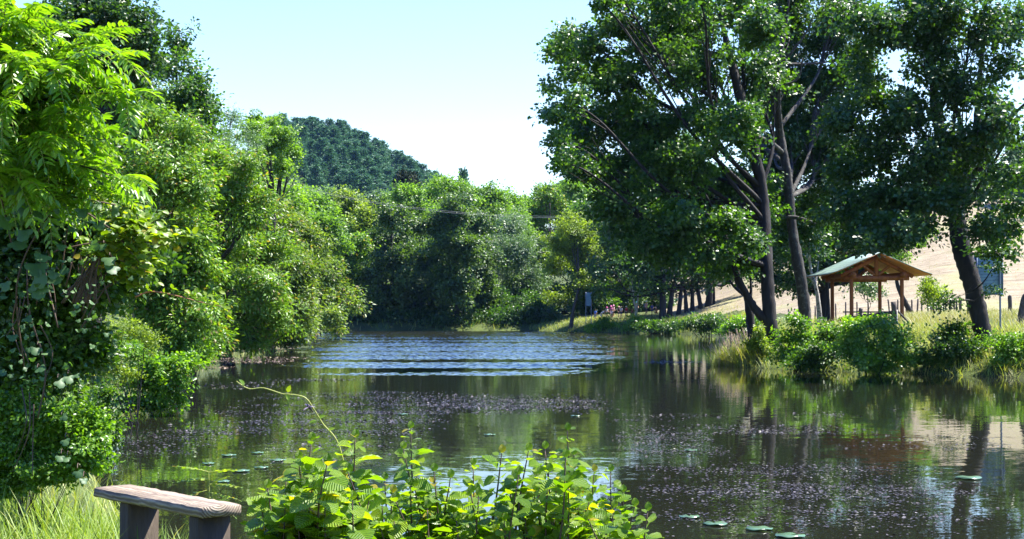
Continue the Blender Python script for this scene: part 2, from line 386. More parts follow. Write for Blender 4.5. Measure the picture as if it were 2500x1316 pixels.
# ------------------------------------------------------------------ floating weed and lily pads
m, nt, out = new_mat('pondweed')
g = nt.nodes.new('ShaderNodeNewGeometry')
c = ramp(nt, g.outputs['Random Per Island'], [(0, (.018, .015, .011)), (.5, (.040, .032, .026)), (.8, (.085, .072, .066)), (.93, (.07, .07, .03)), (1, (.20, .18, .18))])
pr = N(nt, 'BsdfPrincipled', Roughness=.45); pr.inputs['Specular IOR Level'].default_value = .35; L(nt, c, pr.inputs['Base Color']); L(nt, pr.outputs[0], out.inputs[0]); M_WEED = m
def weed_patch(acc, px0, px1, py0, py1, dens, size, wave=1., soft=True):
    """scatter flakes over the piece of water those photo pixels look at"""
    Y0, Y1 = F * CZ / (py1 - HY), F * CZ / (py0 - HY); xa, xb = (px0 - CX) / F, (px1 - CX) / F
    Ym = (Y0 + Y1) / 2; n = int(1.15 * dens * (xb - xa) * Ym * (Y1 - Y0))
    Y = rng.uniform(Y0, Y1, n); X = rng.uniform(xa * Ym, xb * Ym, n)
    u = (X / Ym - xa) / (xb - xa); v = (Y - Y0) / (Y1 - Y0)
    keep = np.ones(n, bool)
    if soft:
        e = np.sin(pi * u) ** .6 * np.sin(pi * v) ** .6
        s = .42 + .3 * np.sin(X * .5 + 2 * np.sin(Y * .5) + px0) + .34 * np.sin(Y * 2.1 + 1.3 * np.sin(X * .45) + py0) + .26 * np.sin(X * 2.1 + Y * 4.3) + .15 * np.sin(X * 9 + 3 * np.sin(Y * 7))
        keep = rng.random(n) < np.clip(e * (1 - wave + wave * 1.9 * np.clip(s, 0, 1.2) ** 2.6), 0, 1)
    X, Y = X[keep], Y[keep]; k = lake_d(X, Y) < -.1; X, Y = X[k], Y[k]; n = len(X)
    nrmv = np.stack([rng.normal(0, .2, n), rng.normal(0, .2, n), np.ones(n)], 1); a = rng.uniform(0, 2 * pi, n)
    leaves(acc, np.stack([X, Y, rng.uniform(.006, .022, n)], 1), np.stack([np.cos(a), np.sin(a), 0 * a], 1), nrmv, size * 1.3 * rng.uniform(.4, 1.3, n), T_dia(.33, .03))
wa = Acc()
for args in [(470, 1120, 955, 1110, 125, .05, .9), (840, 1500, 962, 1012, 150, .055, .6), (700, 1050, 1000, 1150, 95, .045, .9), (1480, 1820, 1010, 1022, 120, .05, .6), (1480, 1700, 1021, 1030, 60, .05, .8),
             (1500, 2110, 1036, 1062, 130, .05, .55), (1500, 1760, 1050, 1120, 230, .04, .7), (1540, 2420, 1125, 1310, 210, .035, .9), (1560, 2300, 1150, 1290, 120, .04, .7),
             (2130, 2420, 1060, 1075, 110, .05, .6), (1930, 2090, 1003, 1018, 120, .05, .6), (1560, 1720, 880, 888, 40, .09, .5), (1900, 2300, 1230, 1312, 220, .035, .8), (480, 720, 932, 950, 60, .07, .6), (640, 900, 924, 932, 60, .07, .5),
             (300, 560, 1040, 1120, 160, .04, .7), (2130, 2320, 994, 1002, 60, .05, .6), (1050, 1480, 975, 1005, 120, .05, .7), (2000, 2480, 1075, 1100, 45, .045, .8)]:
    weed_patch(wa, *args)
tag(wa.build('floating_weed', M_WEED), 'purplish brown flecks of pondweed scattered over the water', 'pondweed', kind='stuff')
wb = Acc()
for args in [(500, 740, 870, 892, 34, .09, .5), (545, 720, 846, 862, 26, .11, .5), (470, 560, 893, 905, 34, .09, .5)]: weed_patch(wb, *args)
m, nt, out = new_mat('brown_mat')
g = nt.nodes.new('ShaderNodeNewGeometry'); c = ramp(nt, g.outputs['Random Per Island'], [(0, (.05, .032, .02)), (.5, (.13, .088, .055)), (.85, (.2, .14, .095)), (1, (.2, .2, .06))])
pr = N(nt, 'BsdfPrincipled', Roughness=.6); L(nt, c, pr.inputs['Base Color']); L(nt, pr.outputs[0], out.inputs[0])
tag(wb.build('weed_mat', m), 'brown mats of dead weed floating by the left bank', 'weed mat', kind='stuff')
M_PAD = leaf_mat('lily_leaf', (.05, .10, .05), (.09, .17, .08), (.14, .22, .13), tf=.1, rough=.25, spec=.6, odd=((.22, .24, .06), .1))
def lily(px, py, wpx, label, grp=None):
    Y = F * CZ / (py - HY); c = np.array([(px - CX) / F * Y, Y, .016]); r = wpx / F * Y / 2
    a = np.linspace(.22, 2 * pi - .22, 26) + rng.uniform(0, 6.28); k = len(a); rr = r * (1 + .05 * np.sin(a * 3 + px))
    top = np.stack([c[0] + rr * np.cos(a), c[1] + rr * np.sin(a), c[2] + .006 * np.sin(a * 5 + py) + .006], 1); bot = top - [0, 0, .008]
    ac = Acc(); v = np.vstack([c, top, c - [0, 0, .008], bot]); i = np.arange(1, k)
    ac.add(v, np.vstack([np.stack([0 * i, i, i + 1], 1), np.stack([0 * i + k + 1, i + k + 2, i + k + 1], 1)]), np.stack([i, i + k + 1, i + k + 2, i + 1], 1))
    tag(ac.build('lily_pad', M_PAD, origin=tuple(c)), label, 'lily pad', grp)
lily(2362, 1167, 66, 'large bright lily pad floating alone on the open water, far from the other pads', 'lily pads')
lily(1682, 1262, 50, 'round lily pad floating just beyond the trail of three pads', 'lily pads')
lily(1745, 1279, 60, 'lily pad at the head of the trail, nearest the round single pad', 'lily pads')
lily(1850, 1291, 66, 'middle lily pad of the trail on the near water', 'lily pads')
lily(1925, 1308, 72, 'lily pad at the bottom edge of the photo, last of the trail', 'lily pads')
lily(1685, 1100, 30, 'small lily pad lying in the weed band between the two bare dark strips of water', 'lily pads')
lily(1405, 1016, 24, 'little yellow green lily pad left of the long weed streak on the middle water', 'lily pads')
lily(1195, 1062, 28, 'small lily pad seen above the gap between the two leafy shrubs', 'lily pads')
lily(985, 1012, 24, 'small pad on the weedy water below the dragonfly and to its right', 'lily pads')
for k, (px, py, wp) in enumerate([(560, 1112, 36), (630, 1106, 30), (680, 1124, 40), (590, 1150, 44), (510, 1132, 30), (640, 1142, 34), (545, 1176, 38)]):
    lily(px, py, wp, 'lily pad of the loose raft floating between the wooden bench and the shrubs', 'raft of lily pads behind the bench')

# ------------------------------------------------------------------ haze
HAZE = .00004
m, nt, out = new_mat('haze_air')
v = nt.nodes.new('ShaderNodeVolumePrincipled'); v.inputs['Color'].default_value = (.25, .48, 1, 1); v.inputs['Density'].default_value = HAZE; v.inputs['Anisotropy'].default_value = .2
L(nt, v.outputs[0], out.inputs['Volume'])
a = Acc(); box(a, (0, 400, 60), (420, 0, 0), (0, 420, 0), (0, 0, 62))
if HAZE > 0: tag(a.build('haze', m), 'thin blue summer haze', 'haze', kind='stuff')
# ------------------------------------------------------------------ leaf and bark materials
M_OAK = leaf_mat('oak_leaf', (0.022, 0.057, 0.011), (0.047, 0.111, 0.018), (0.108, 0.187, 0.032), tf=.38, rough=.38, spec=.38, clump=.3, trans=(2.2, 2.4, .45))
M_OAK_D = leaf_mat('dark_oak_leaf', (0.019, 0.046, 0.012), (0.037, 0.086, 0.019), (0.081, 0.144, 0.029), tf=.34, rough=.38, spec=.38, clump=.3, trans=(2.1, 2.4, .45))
M_WILLOW = leaf_mat('bright_lance_leaf', (0.051, 0.118, 0.012), (0.113, 0.230, 0.025), (0.205, 0.339, 0.046), tf=.42, rough=.38, spec=.38, clump=.25, odd=((.24, .20, .07), .06), trans=(1.95, 1.85, .4))
M_WIL2 = leaf_mat('olive_lance_leaf', (.055, .10, .016), (.12, .20, .034), (.22, .30, .07), tf=.4, rough=.42, spec=.4, clump=.2, odd=((.26, .20, .08), .05), trans=(1.8, 1.8, .4))
M_WIL3 = leaf_mat('cool_lance_leaf', (.045, .11, .022), (.09, .20, .042), (.17, .31, .08), tf=.4, rough=.36, spec=.5, clump=.2, odd=((.22, .26, .10), .08), trans=(1.7, 2., .4))
M_ALDER = leaf_mat('alder_leaf', (0.035, 0.071, 0.019), (0.071, 0.133, 0.031), (0.133, 0.209, 0.049), tf=.36, rough=.42, spec=.45, clump=.22, trans=(1.9, 2., .45))
M_ASHF = leaf_mat('feathery_leaf', (0.069, 0.144, 0.022), (0.125, 0.237, 0.037), (0.225, 0.350, 0.062), tf=.42, rough=.45, spec=.4, clump=.15, trans=(1.8, 1.9, .4))
M_YEL = leaf_mat('yellow_green_leaf', (0.090, 0.150, 0.019), (0.168, 0.252, 0.031), (0.288, 0.372, 0.054), tf=.42, rough=.45, spec=.4, clump=.15, trans=(1.8, 1.8, .35))
M_GREY = leaf_mat('silvery_leaf', (0.060, 0.114, 0.054), (0.114, 0.192, 0.084), (0.204, 0.300, 0.156), tf=.3, rough=.42, spec=.5, clump=.15)
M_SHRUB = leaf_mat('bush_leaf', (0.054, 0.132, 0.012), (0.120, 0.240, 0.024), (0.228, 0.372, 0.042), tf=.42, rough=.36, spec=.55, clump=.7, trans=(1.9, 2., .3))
M_DARKB = leaf_mat('shaded_bush_leaf', (.024, .06, .009), (.055, .12, .016), (.12, .2, .03), tf=.4, rough=.42, spec=.45, clump=.7, trans=(2., 2.2, .35))  # darker copy of the bush leaf, with shade put into its colour
M_PINE = leaf_mat('pine_needle', (0.035, 0.090, 0.056), (0.069, 0.160, 0.089), (0.133, 0.251, 0.126), tf=.15, rough=.6, spec=.25, clump=.12, trans=(1.3, 1.5, .8))
M_CYP = leaf_mat('cypress_needle', (.010, .020, .008), (.018, .032, .012), (.032, .05, .018), tf=.05, rough=.7, spec=.2, clump=.5)
M_BARK = bark_mat('grey_bark', (.007, .006, .005), (.026, .021, .017))
M_BARKL = bark_mat('lichen_bark', (.018, .015, .012), (.06, .053, .043), spots=(.10, .105, .08))
M_BARKP = bark_mat('pine_bark', (.055, .035, .03), (.15, .10, .085))
M_BIRCH = bark_mat('birch_bark', (.22, .2, .17), (.6, .57, .5), spots=(.05, .045, .04))
DIA, DIAW, LANCE, OVAL = T_dia(.36), T_dia(.42, .14), T_dia(.15, .06), T_oval()

def blob_pts(bl, n, lo=.35, hi=1.04):
    """clump centres inside an ellipsoid, gathered on a handful of boughs so that gaps stay between them"""
    nb = max(6, int(n / 8)); d = rand_dir(nb); d[:, 2] = np.where(rng.random(nb) < .3, np.abs(d[:, 2]), d[:, 2])
    r = lo + (hi - lo) * rng.random(nb) ** .5; w = rng.random(nb) ** 1.5 + .15
    i = rng.choice(nb, n, p=w / w.sum()); f = rng.uniform(.6, 1.15, n)
    q = d[i] * r[i][:, None] * f[:, None] + rng.normal(0, .16, (n, 3))
    q *= np.where(rng.random(n) < .14, rng.uniform(1.1, 1.4, n), 1)[:, None]
    return bl[:3] + q * bl[3:6], nrm(q)

def crown_leaves(acc, blobs, clumps, per, spread, size, tpl, up=.45, flat=.75, mat=0, droop=0., shape_jit=.45, lo=.35):
    fine = spread / size > 1.9
    if fine: clumps, per, spread = int(clumps * 2.3), per * .46, spread * .58
    vol = np.array([(b[3] * b[4] * b[5]) ** (2 / 3) for b in blobs]); cnt = np.maximum(3, (clumps * vol / vol.sum()).astype(int)); C = []
    for b, k in zip(blobs, cnt):
        b = np.asarray(b, float)
        if fine:                                     # an uneven bough: three smaller lobes thrown about the ellipsoid
            parts = []
            for z in range(6):
                q = b.copy(); f = rng.uniform(.42, .8); q[:3] += nrm(rng.normal(size=3)) * b[3:6] * rng.uniform(.25, .68); q[3:6] *= f * rng.uniform(.8, 1.2, 3); parts.append(blob_pts(q, max(2, k // 8), lo))
            m_ = max(2, k // 24); d_ = rand_dir(m_); parts.append((b[:3] + d_ * b[3:6] * (rng.random((m_, 1)) ** .45) * 1.18, d_))
            c = np.vstack([x[0] for x in parts]); d = np.vstack([x[1] for x in parts]); k = len(c)
        else: c, d = blob_pts(b, k, lo)
        C.append(c)
        m = rng.integers(max(1, int(per * .4)), int(per * 1.6) + 2, k); idx = np.repeat(np.arange(k), m); n = len(idx)
        sp = spread * rng.uniform(.45, 1.3, k)[idx][:, None]
        off = nrm(rng.normal(size=(n, 3))) * rng.random((n, 1)) ** .5 * 1.7 * sp * [1, 1, flat]
        dd = d[idx]; off += dd * np.sum(off * dd, 1, keepdims=True) * .6
        off[:, 2] -= droop * np.hypot(off[:, 0], off[:, 1])
        cn = nrm(d * .55 + [0, 0, up] + rng.normal(0, .3, (k, 3)))[idx]
        nn = nrm(cn + rng.normal(0, shape_jit, (n, 3)))
        ax = nrm(off + rng.normal(0, .4, (n, 3)) * sp + [0, 0, -droop * spread])
        ax = ax - nn * np.sum(ax * nn, 1, keepdims=True) * .8
        leaves(acc, c[idx] + off, ax, nn, size * rng.uniform(.65, 1.25, n), tpl, mat)
    return C

def limbs(acc, trunk, blobs, C, twigs=.35, r0=.5, frac=(.35, .9), sides=6, twig_r=.02, sag=.1):
    """limbs leave the trunk for every blob, twigs leave the limbs for some of the clumps"""
    tp = smooth_path(trunk, 8); z0, z1 = tp[0, 2], tp[-1, 2]
    for b, c in zip(blobs, C):
        b = np.asarray(b, float); cen = b[:3]
        if len(blobs) > 18 and (rng.random() < .45 or cen[2] < z0 + .42 * (z1 - z0)): continue      # low outer boughs hang from others
        h = np.clip(z0 + (cen[2] - z0) * rng.uniform(.45, .75), z0 + (z1 - z0) * frac[0], z0 + (z1 - z0) * frac[1])
        i = int(np.argmin(np.abs(tp[:, 2] - h))); a = tp[i]; r = min(a[3] * .55, r0)
        mid = a[:3] * .5 + cen * .5 + [0, 0, -sag * np.linalg.norm(cen - a[:3])] + rng.normal(0, .06, 3) * np.linalg.norm(cen - a[:3])
        lp = np.array([[*a[:3], r], [*mid, r * .68], [*(cen * .85 + a[:3] * .15), r * .4], [*cen, r * .25]]); tube(acc, lp, sides, .05)
        pp = smooth_path(lp, 6); k = int(len(c) * twigs * .5)
        for q in c[rng.permutation(len(c))[:k]]:
            s = pp[rng.integers(len(pp) // 3, len(pp))]; mm = (s[:3] + q) / 2 + rng.normal(0, .08, 3) * np.linalg.norm(q - s[:3])
            tr = max(twig_r, s[3] * .45); tube(acc, [[*s[:3], tr], [*mm, tr * .6], [*q, tr * .25]], 4, 0, cap=False, seg=3)

def pxb(px, py, rx, ry, Y, rd=None):
    c = P(px, py, Y); k = Y / F
    return (*c, rx * k, (rd if rd is not None else (rx + ry) / 2 * k), ry * k)

def tree(name, label, base, trunks, blobs, clumps, per, spread, size, tpl, leafm, barkm, cat='tree', group=None, twigs=.35, crown=None, twig_r=.02, frac=(.35, .9), r0=.5, extra=None, **kw):
    t = thing(name, label, cat, base, group)
    a = Acc(); C = crown_leaves(a, blobs, clumps, per, spread, size, tpl, **kw)
    b = Acc()
    for tr in trunks: tube(b, tr, 12, .07, seg=12)
    main = np.asarray(trunks[0], float)
    limbs(b, main, blobs, C, twigs, r0=r0, twig_r=twig_r, frac=frac)
    if extra: extra(b)
    b.build('trunk', barkm, t, smooth=True); a.build(crown or 'crown', leafm, t)
    return t

def local_blobs(H, Rd, lo, n, seed, top=.16):
    """a broad domed crown from lo*H to H as a pile of ellipsoids, for a tree standing at 0,0,0"""
    g = np.random.default_rng(seed); out = [(0, 0, H * (1 - top), Rd * .45, Rd * .45, H * top)]
    for i in range(n):
        f = (i + .5) / n; z = H * (lo + (1 - lo - top * .6) * f); rr = Rd * (1 - .62 * f ** 2.2) * g.uniform(.45, .68); a = i * 2.4 + g.uniform(-.4, .4)
        s = Rd * g.uniform(.34, .48) * (1 - .3 * f); out.append((rr * cos(a), rr * sin(a), z, s, s, s * g.uniform(.75, 1.05)))
    return out
def stem(base, top, r, lean=.03, k=5):
    b, t = np.asarray(base, float), np.asarray(top, float); out = []
    for i in range(k):
        f = i / (k - 1); w = rng.normal(0, lean, 3) * np.linalg.norm(t - b) * (0 < i < k - 1) * [1, 1, .2]
        out.append([*(b + (t - b) * f + w), r * (1.25 if i == 0 else 1 - .8 * f)])
    out[0][2] -= .4
    return out

# ------------------------------------------------------------------ the big trees on the right bank
S = 68.; b0 = on_ground(1893, 67, 0); b0[2] = .35
bl = [(1475, 165, 60, 55), (1410, 130, 36, 22), (1400, 250, 34, 26), (1530, 65, 70, 44), (1620, 120, 105, 90), (1500, 290, 110, 80), (1420, 330, 60, 55), (1610, 290, 110, 90), (1730, 180, 110, 100), (1700, 60, 90, 60),
      (1440, 410, 62, 50), (1540, 420, 100, 65), (1660, 410, 110, 70), (1780, 330, 105, 90), (1760, 450, 110, 70), (1590, 510, 95, 60), (1700, 540, 110, 70), (1830, 520, 90, 90), (1640, 600, 85, 55), (1560, 580, 70, 50), (1790, 630, 90, 60), (1850, 200, 80, 90), (1840, 60, 80, 70), (1500, 500, 60, 45), (1500, -30, 60, 40), (1600, 10, 90, 60), (1700, -20, 90, 50), (1800, 0, 80, 50), (1680, 70, 70, 60), (1352, 120, 30, 16), (1385, 92, 26, 20), (1350, 272, 26, 13), (1362, 345, 26, 18), (1378, 392, 18, 30), (1480, 12, 26, 24), (1345, 215, 20, 10), (1440, 110, 40, 30), (1400, 180, 40, 20), (1530, 200, 70, 60)]
rb = [pxb(x, y, rx, ry, S + rng.uniform(-5, 5), 2.6) for x, y, rx, ry in bl]
rb += [pxb(x, y, rx, ry, 63.5, 1.6) for x, y, rx, ry in [(1690, 560, 70, 40), (1770, 540, 70, 40), (1730, 620, 70, 36), (1640, 520, 60, 40), (1820, 600, 50, 36)]]
tr1 = [[*P(1905, 905, 67), .36], [*P(1882, 800, 67), .31], [*P(1872, 650, 67.3), .28], [*P(1864, 480, 68), .24], [*P(1830, 320, 68), .27], [*P(1790, 160, 68), .18], [*P(1760, 30, 68), .08]]
tr1b = [[*P(1874, 790, 67), .21], [*P(1842, 752, 67), .18], [*P(1812, 700, 67), .15], [*P(1790, 640, 67), .14], [*P(1765, 560, 67), .10], [*P(1720, 470, 67), .06], [*P(1690, 400, 67), .03]]
tree('oak_tree', 'huge spreading oak at the water edge whose crown reaches farthest out over the pond', b0, [tr1, tr1b], rb, 2500, 56, .45, .18, DIAW, M_OAK, M_BARK, twigs=.3, twig_r=.025, flat=.72, frac=(.3, .95), r0=.12)
bl = [(1950, 90, 90, 100), (2040, 40, 90, 70), (1930, 250, 70, 90), (2010, 210, 90, 90), (1960, 400, 80, 80), (2040, 360, 90, 80), (1880, 420, 60, 70), (1990, 510, 90, 60), (1920, 570, 70, 60), (2080, 140, 70, 80), (1930, -10, 80, 50), (2050, -30, 90, 60), (1990, 330, 60, 60), (1935, 350, 46, 60), (1965, 190, 60, 60), (1905, 150, 50, 60), (2040, 440, 60, 50), (2020, 110, 60, 60), (1880, 260, 46, 60), (1900, 470, 50, 50), (1870, 360, 40, 50)]
rb = [pxb(x, y, rx, ry, 76.5 + rng.uniform(-2, 2.5), 2.2) for x, y, rx, ry in bl]
tr2 = [[*P(1968, 812, 71), .30], [*P(1958, 700, 71), .27], [*P(1935, 560, 71), .23], [*P(1925, 440, 71), .20], [*P(1908, 340, 71), .20], [*P(1890, 230, 71), .15], [*P(1868, 110, 71), .10], [*P(1856, -20, 71), .05]]
def dead(b):
    def br(*p): tube(b, [[*P(x, y, Y), r] for x, y, Y, r in p], 6, .05)
    br((1908, 340, 71, .16), (1902, 250, 70, .13), (1905, 150, 69.6, .10), (1925, 40, 69.3, .06), (1930, -30, 69, .04))
    br((1904, 160, 69.6, .08), (1940, 120, 69.4, .06), (1975, 70, 69.2, .035), (1990, 30, 69, .02))
    br((1890, 230, 71, .08), (1870, 190, 70, .05), (1845, 100, 69.7, .03), (1815, 30, 69.5, .02))
    br((1903, 210, 69.8, .06), (1950, 190, 69.5, .045), (1962, 140, 69.3, .03))
    br((1912, 372, 71, .13), (1880, 345, 69, .10), (1840, 330, 68, .08), (1795, 318, 66.4, .055), (1770, 322, 65.6, .03))
    br((1840, 330, 68, .05), (1862, 322, 66.8, .035), (1872, 326, 66.2, .02))
    br((1925, 530, 71, .12), (1950, 532, 69, .09), (1980, 541, 68.2, .07), (1990, 545, 68, .05))
b0 = on_ground(1968, 71)
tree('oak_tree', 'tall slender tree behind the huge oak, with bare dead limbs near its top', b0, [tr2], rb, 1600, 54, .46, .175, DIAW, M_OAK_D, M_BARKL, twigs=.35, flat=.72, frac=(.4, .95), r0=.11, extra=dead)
bl = [(2150, 70, 110, 80), (2260, 110, 110, 90), (2120, 220, 100, 80), (2230, 270, 105, 80), (2370, 70, 100, 80), (2340, 210, 90, 75), (2440, 170, 50, 50), (2420, 300, 85, 70), (2130, 360, 95, 65), (2240, 400, 95, 60), (2350, 390, 80, 60), (2160, 470, 95, 55), (2080, 520, 80, 48),
      (2260, 500, 85, 50), (2190, 560, 70, 38), (2110, 580, 45, 28), (2480, 60, 50, 50), (2470, 330, 36, 26), (2060, 300, 60, 60), (2070, 420, 55, 50), (2340, 500, 65, 40), (2390, 560, 62, 48), (2425, 610, 48, 30), (2270, 20, 100, 60), (2300, 330, 60, 50), (2120, 596, 52, 18), (2190, 588, 50, 20), (2240, 560, 50, 26), (2465, 430, 44, 34), (2488, 510, 36, 26), (2450, 570, 30, 20)]
rb = [pxb(x, y, rx, ry, 56 + rng.uniform(-2.2, 2), 2.0) for x, y, rx, ry in bl]
tr3 = [[*P(2408, 885, 60), .40], [*P(2396, 800, 60), .34], [*P(2374, 700, 60), .36], [*P(2345, 590, 60), .37], [*P(2335, 500, 60), .29], [*P(2318, 400, 60), .27], [*P(2290, 280, 60), .2], [*P(2280, 150, 60), .13], [*P(2280, 0, 60), .06]]
tr3b = [[*P(2338, 540, 60), .26], [*P(2365, 440, 60.5), .2], [*P(2385, 330, 61), .16], [*P(2395, 200, 61), .11], [*P(2410, 60, 61), .05]]
tr3c = [[*P(2330, 500, 60), .2], [*P(2270, 420, 59), .17], [*P(2200, 340, 58.5), .13], [*P(2150, 250, 58), .08]]
tr3d = [[*P(2372, 440, 60.5), .13], [*P(2420, 380, 60), .1], [*P(2470, 290, 59.5), .07], [*P(2520, 240, 59), .05]]
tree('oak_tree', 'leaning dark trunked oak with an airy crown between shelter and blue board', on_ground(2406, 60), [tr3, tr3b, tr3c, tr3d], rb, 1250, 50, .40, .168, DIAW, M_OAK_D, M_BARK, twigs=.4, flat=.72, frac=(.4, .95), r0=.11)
# the oak's own low sprays on the trunk belong to its crown; small hanging shoots
bl = [pxb(2330, 735, 26, 16, 59), pxb(2300, 745, 24, 9, 59), pxb(2420, 715, 26, 16, 59.3), pxb(2420, 655, 36, 16, 59.3)]
tree('oak_shoot', 'leafy shoots sprouting low from the leaning oak trunk beside the blue board', P(2378, 735, 59.7), [[[*P(2378, 735, 59.7), .04], [*P(2350, 733, 59.3), .03], [*P(2300, 745, 59), .015]], [[*P(2375, 710, 59.7), .04], [*P(2400, 690, 59.4), .03], [*P(2425, 655, 59.2), .015]]], bl, 44, 18, .16, .11, DIAW, M_OAK_D, M_BARK, cat='shoot', twigs=.5, twig_r=.008, frac=(0, 1))

# trees behind the shelter and the dark copse on the bend
def px_tree(name, label, px, Y, bl, trunk_px, r, clumps, per, spread, size, tpl, leafm, barkm, **kw):
    rb = [pxb(x, y, rx, ry, Y + rng.uniform(-.03, .03) * Y) for x, y, rx, ry in bl]
    base = on_ground(px, Y); pts = [[base[0], base[1], base[2] - .4, r * 1.25]]
    for i, (x, y) in enumerate(trunk_px): pts.append([*P(x, y, Y), r * (1 - .75 * (i + 1) / len(trunk_px))])
    return tree(name, label, base, [pts], rb, clumps, per, spread, size, tpl, leafm, barkm, **kw)
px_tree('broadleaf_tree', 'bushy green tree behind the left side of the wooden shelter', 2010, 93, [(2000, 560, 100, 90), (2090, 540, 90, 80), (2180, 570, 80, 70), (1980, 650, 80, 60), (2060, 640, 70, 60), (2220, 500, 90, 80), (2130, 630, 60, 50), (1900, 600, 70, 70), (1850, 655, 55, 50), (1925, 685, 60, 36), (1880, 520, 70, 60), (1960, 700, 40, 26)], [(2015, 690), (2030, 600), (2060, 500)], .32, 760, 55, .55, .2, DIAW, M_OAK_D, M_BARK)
px_tree('broadleaf_tree', 'rounded tree at the field edge showing right of the shelter ridge', 2235, 112, [(2190, 590, 60, 50), (2230, 560, 50, 60), (2160, 640, 50, 40)], [(2190, 690), (2200, 600)], .2, 160, 50, .5, .2, DIAW, M_ASHF, M_BARK)
px_tree('young_tree', 'slim grey trunked tree with low foliage seen through the shelter', 2118, 101, [(2100, 690, 38, 30), (2130, 712, 34, 20), (2085, 670, 28, 28)], [(2119, 740), (2112, 690)], .06, 70, 36, .32, .14, DIAW, M_GREY, M_BARKL)
px_tree('young_tree', 'small bright sapling standing in front of the paling fence', 2278, 92, [(2275, 705, 32, 18), (2262, 725, 26, 16), (2298, 722, 26, 14), (2280, 690, 20, 12)], [(2280, 740), (2277, 705)], .05, 90, 34, .22, .13, DIA, M_YEL, M_BARKL)
cop = [(1618, 775, 1612, 640), (1632, 772, 1648, 640), (1655, 770, 1668, 650), (1676, 768, 1664, 640), (1690, 766, 1686, 640), (1712, 764, 1690, 650), (1731, 770, 1728, 620), (1742, 768, 1740, 640)]
names = ['leftmost and thickest leaning trunk of the dark copse on the bend', 'second trunk of the dark copse, curving to the right', 'third copse trunk, straight and thin over the sunny grass', 'fourth copse trunk, leaning left under the dark canopy', 'copse trunk just left of the middle pair, slightly leaning', 'strongly left leaning copse trunk before the field', 'stoutest copse trunk standing beside a thin one at the field', 'thinnest copse trunk at the right end of the row']
for i, ((x0, y0, x1, y1), lb) in enumerate(zip(cop, names)):
    Y = 165 + .9 * i; bx = 1480 + i * 45
    bl = [(bx, 660 + 10 * (i % 2), 50, 40), (bx + 25, 610, 60, 45), (x1 + 5, 635, 45, 35), (bx + 10, 540 + 25 * (i % 3), 60, 55), (bx - 10, 705, 30, 14)] if i < 6 else [(1755, 655, 45, 38), (1800, 660, 40, 34), (1770, 600, 60, 45), (1700 + 70 * (i - 6), 560, 55, 50)]
    r = [.34, .28, .24, .22, .24, .24, .42, .16][i]
    px_tree('copse_tree', lb, x0, Y, bl, [((x0 + x1) / 2 + 2, 705), (x1, y1), (bx, 570)], r, 170, 42, .75, .30, DIAW, M_OAK_D, M_BARK, cat='tree', group='trees of the dark copse on the bend')
bt = on_ground(1552, 168)
tree('birch_tree', 'pale twin stemmed birch standing before the group of walkers', bt, [[[bt[0], bt[1], bt[2] - .3, .13], [*P(1552, 760, 168), .11], [*P(1548, 735, 168), .09], [*P(1544, 700, 168), .07], [*P(1542, 655, 168), .06]],
     [[bt[0] + .1, bt[1], bt[2] + .1, .1], [*P(1555, 752, 168), .09], [*P(1557, 730, 168), .08], [*P(1559, 700, 168), .07], [*P(1562, 650, 168), .06]]], [pxb(1548, 640, 30, 26, 168), pxb(1530, 660, 20, 16, 168), pxb(1570, 655, 22, 18, 168)], 50, 30, .5, .26, DIA, M_OAK, M_BIRCH)
# leaning small trunks right under the huge oak
for (x0, y0, x1, y1, Y, r, lb, bk) in [(1842, 762, 1800, 690, 84, .26, 'dark trunk leaning left beside the huge oak on the near bank', M_BARK), (2004, 772, 1980, 660, 82, .14, 'thin crooked pale trunk right of the slender tree', M_BIRCH), (2022, 765, 2012, 650, 90, .13, 'dark straight trunk just left of the shelter posts', M_BARK)]:
    px_tree('small_tree', lb, x0, Y, [(x1 - 5, y1 - 60, 55, 40), (x1 + 25, y1 - 90, 50, 45), (x1 - 40, y1 - 40, 40, 30)], [((x0 + x1) / 2 + 3, (y0 + y1) / 2), (x1, y1), (x1 - 5, y1 - 70)], r, 100, 50, .5, .19, DIAW, M_OAK_D, bk)

# ------------------------------------------------------------------ left bank
px_tree('tall_oak', 'tallest dark oak at the upper left, topping every tree on the left bank', 215, 62, [(200, 25, 90, 60), (290, 55, 85, 60), (335, 110, 55, 60), (150, 90, 80, 70), (260, 140, 100, 70), (240, 250, 110, 90), (310, 330, 90, 80), (180, 370, 120, 90), (330, 190, 50, 40), (270, -30, 70, 40)], [(225, 600), (240, 350), (250, 150), (260, 20)], .5, 950, 50, .55, .185, DIAW, M_OAK_D, M_BARK)
px_tree('broadleaf_tree', 'brownish topped tree beside the tall dark oak against the sky', 430, 78, [(425, 95, 42, 38), (415, 165, 55, 45), (455, 225, 68, 55), (490, 250, 42, 40), (400, 270, 70, 70), (450, 330, 85, 70), (505, 310, 34, 40), (420, 420, 80, 60), (480, 400, 60, 50)], [(430, 500), (432, 300), (425, 120)], .2, 460, 46, .5, .21, DIA, M_OAK, M_BARK)
px_tree('feathery_tree', 'thin topped pale feathery tree with pinkish twigs before the robinia', 545, 90, [(560, 285, 30, 30), (555, 350, 45, 50), (590, 400, 50, 50), (520, 400, 50, 60), (610, 340, 24, 34)], [(550, 600), (553, 450), (557, 345)], .16, 210, 44, .5, .2, LANCE, M_GREY, M_BARKL)
px_tree('robinia_tree', 'round headed robinia standing out left of the pine hill', 660, 98, [(640, 300, 48, 28), (690, 325, 42, 36), (610, 320, 45, 36), (715, 375, 26, 30), (650, 360, 50, 36), (690, 410, 34, 26), (625, 395, 40, 30)], [(662, 560), (662, 440), (655, 340)], .28, 260, 58, .42, .17, DIA, M_ASHF, M_BARK, frac=(.3, .95), flat=.45)
LW = T_dia(.2, .06)
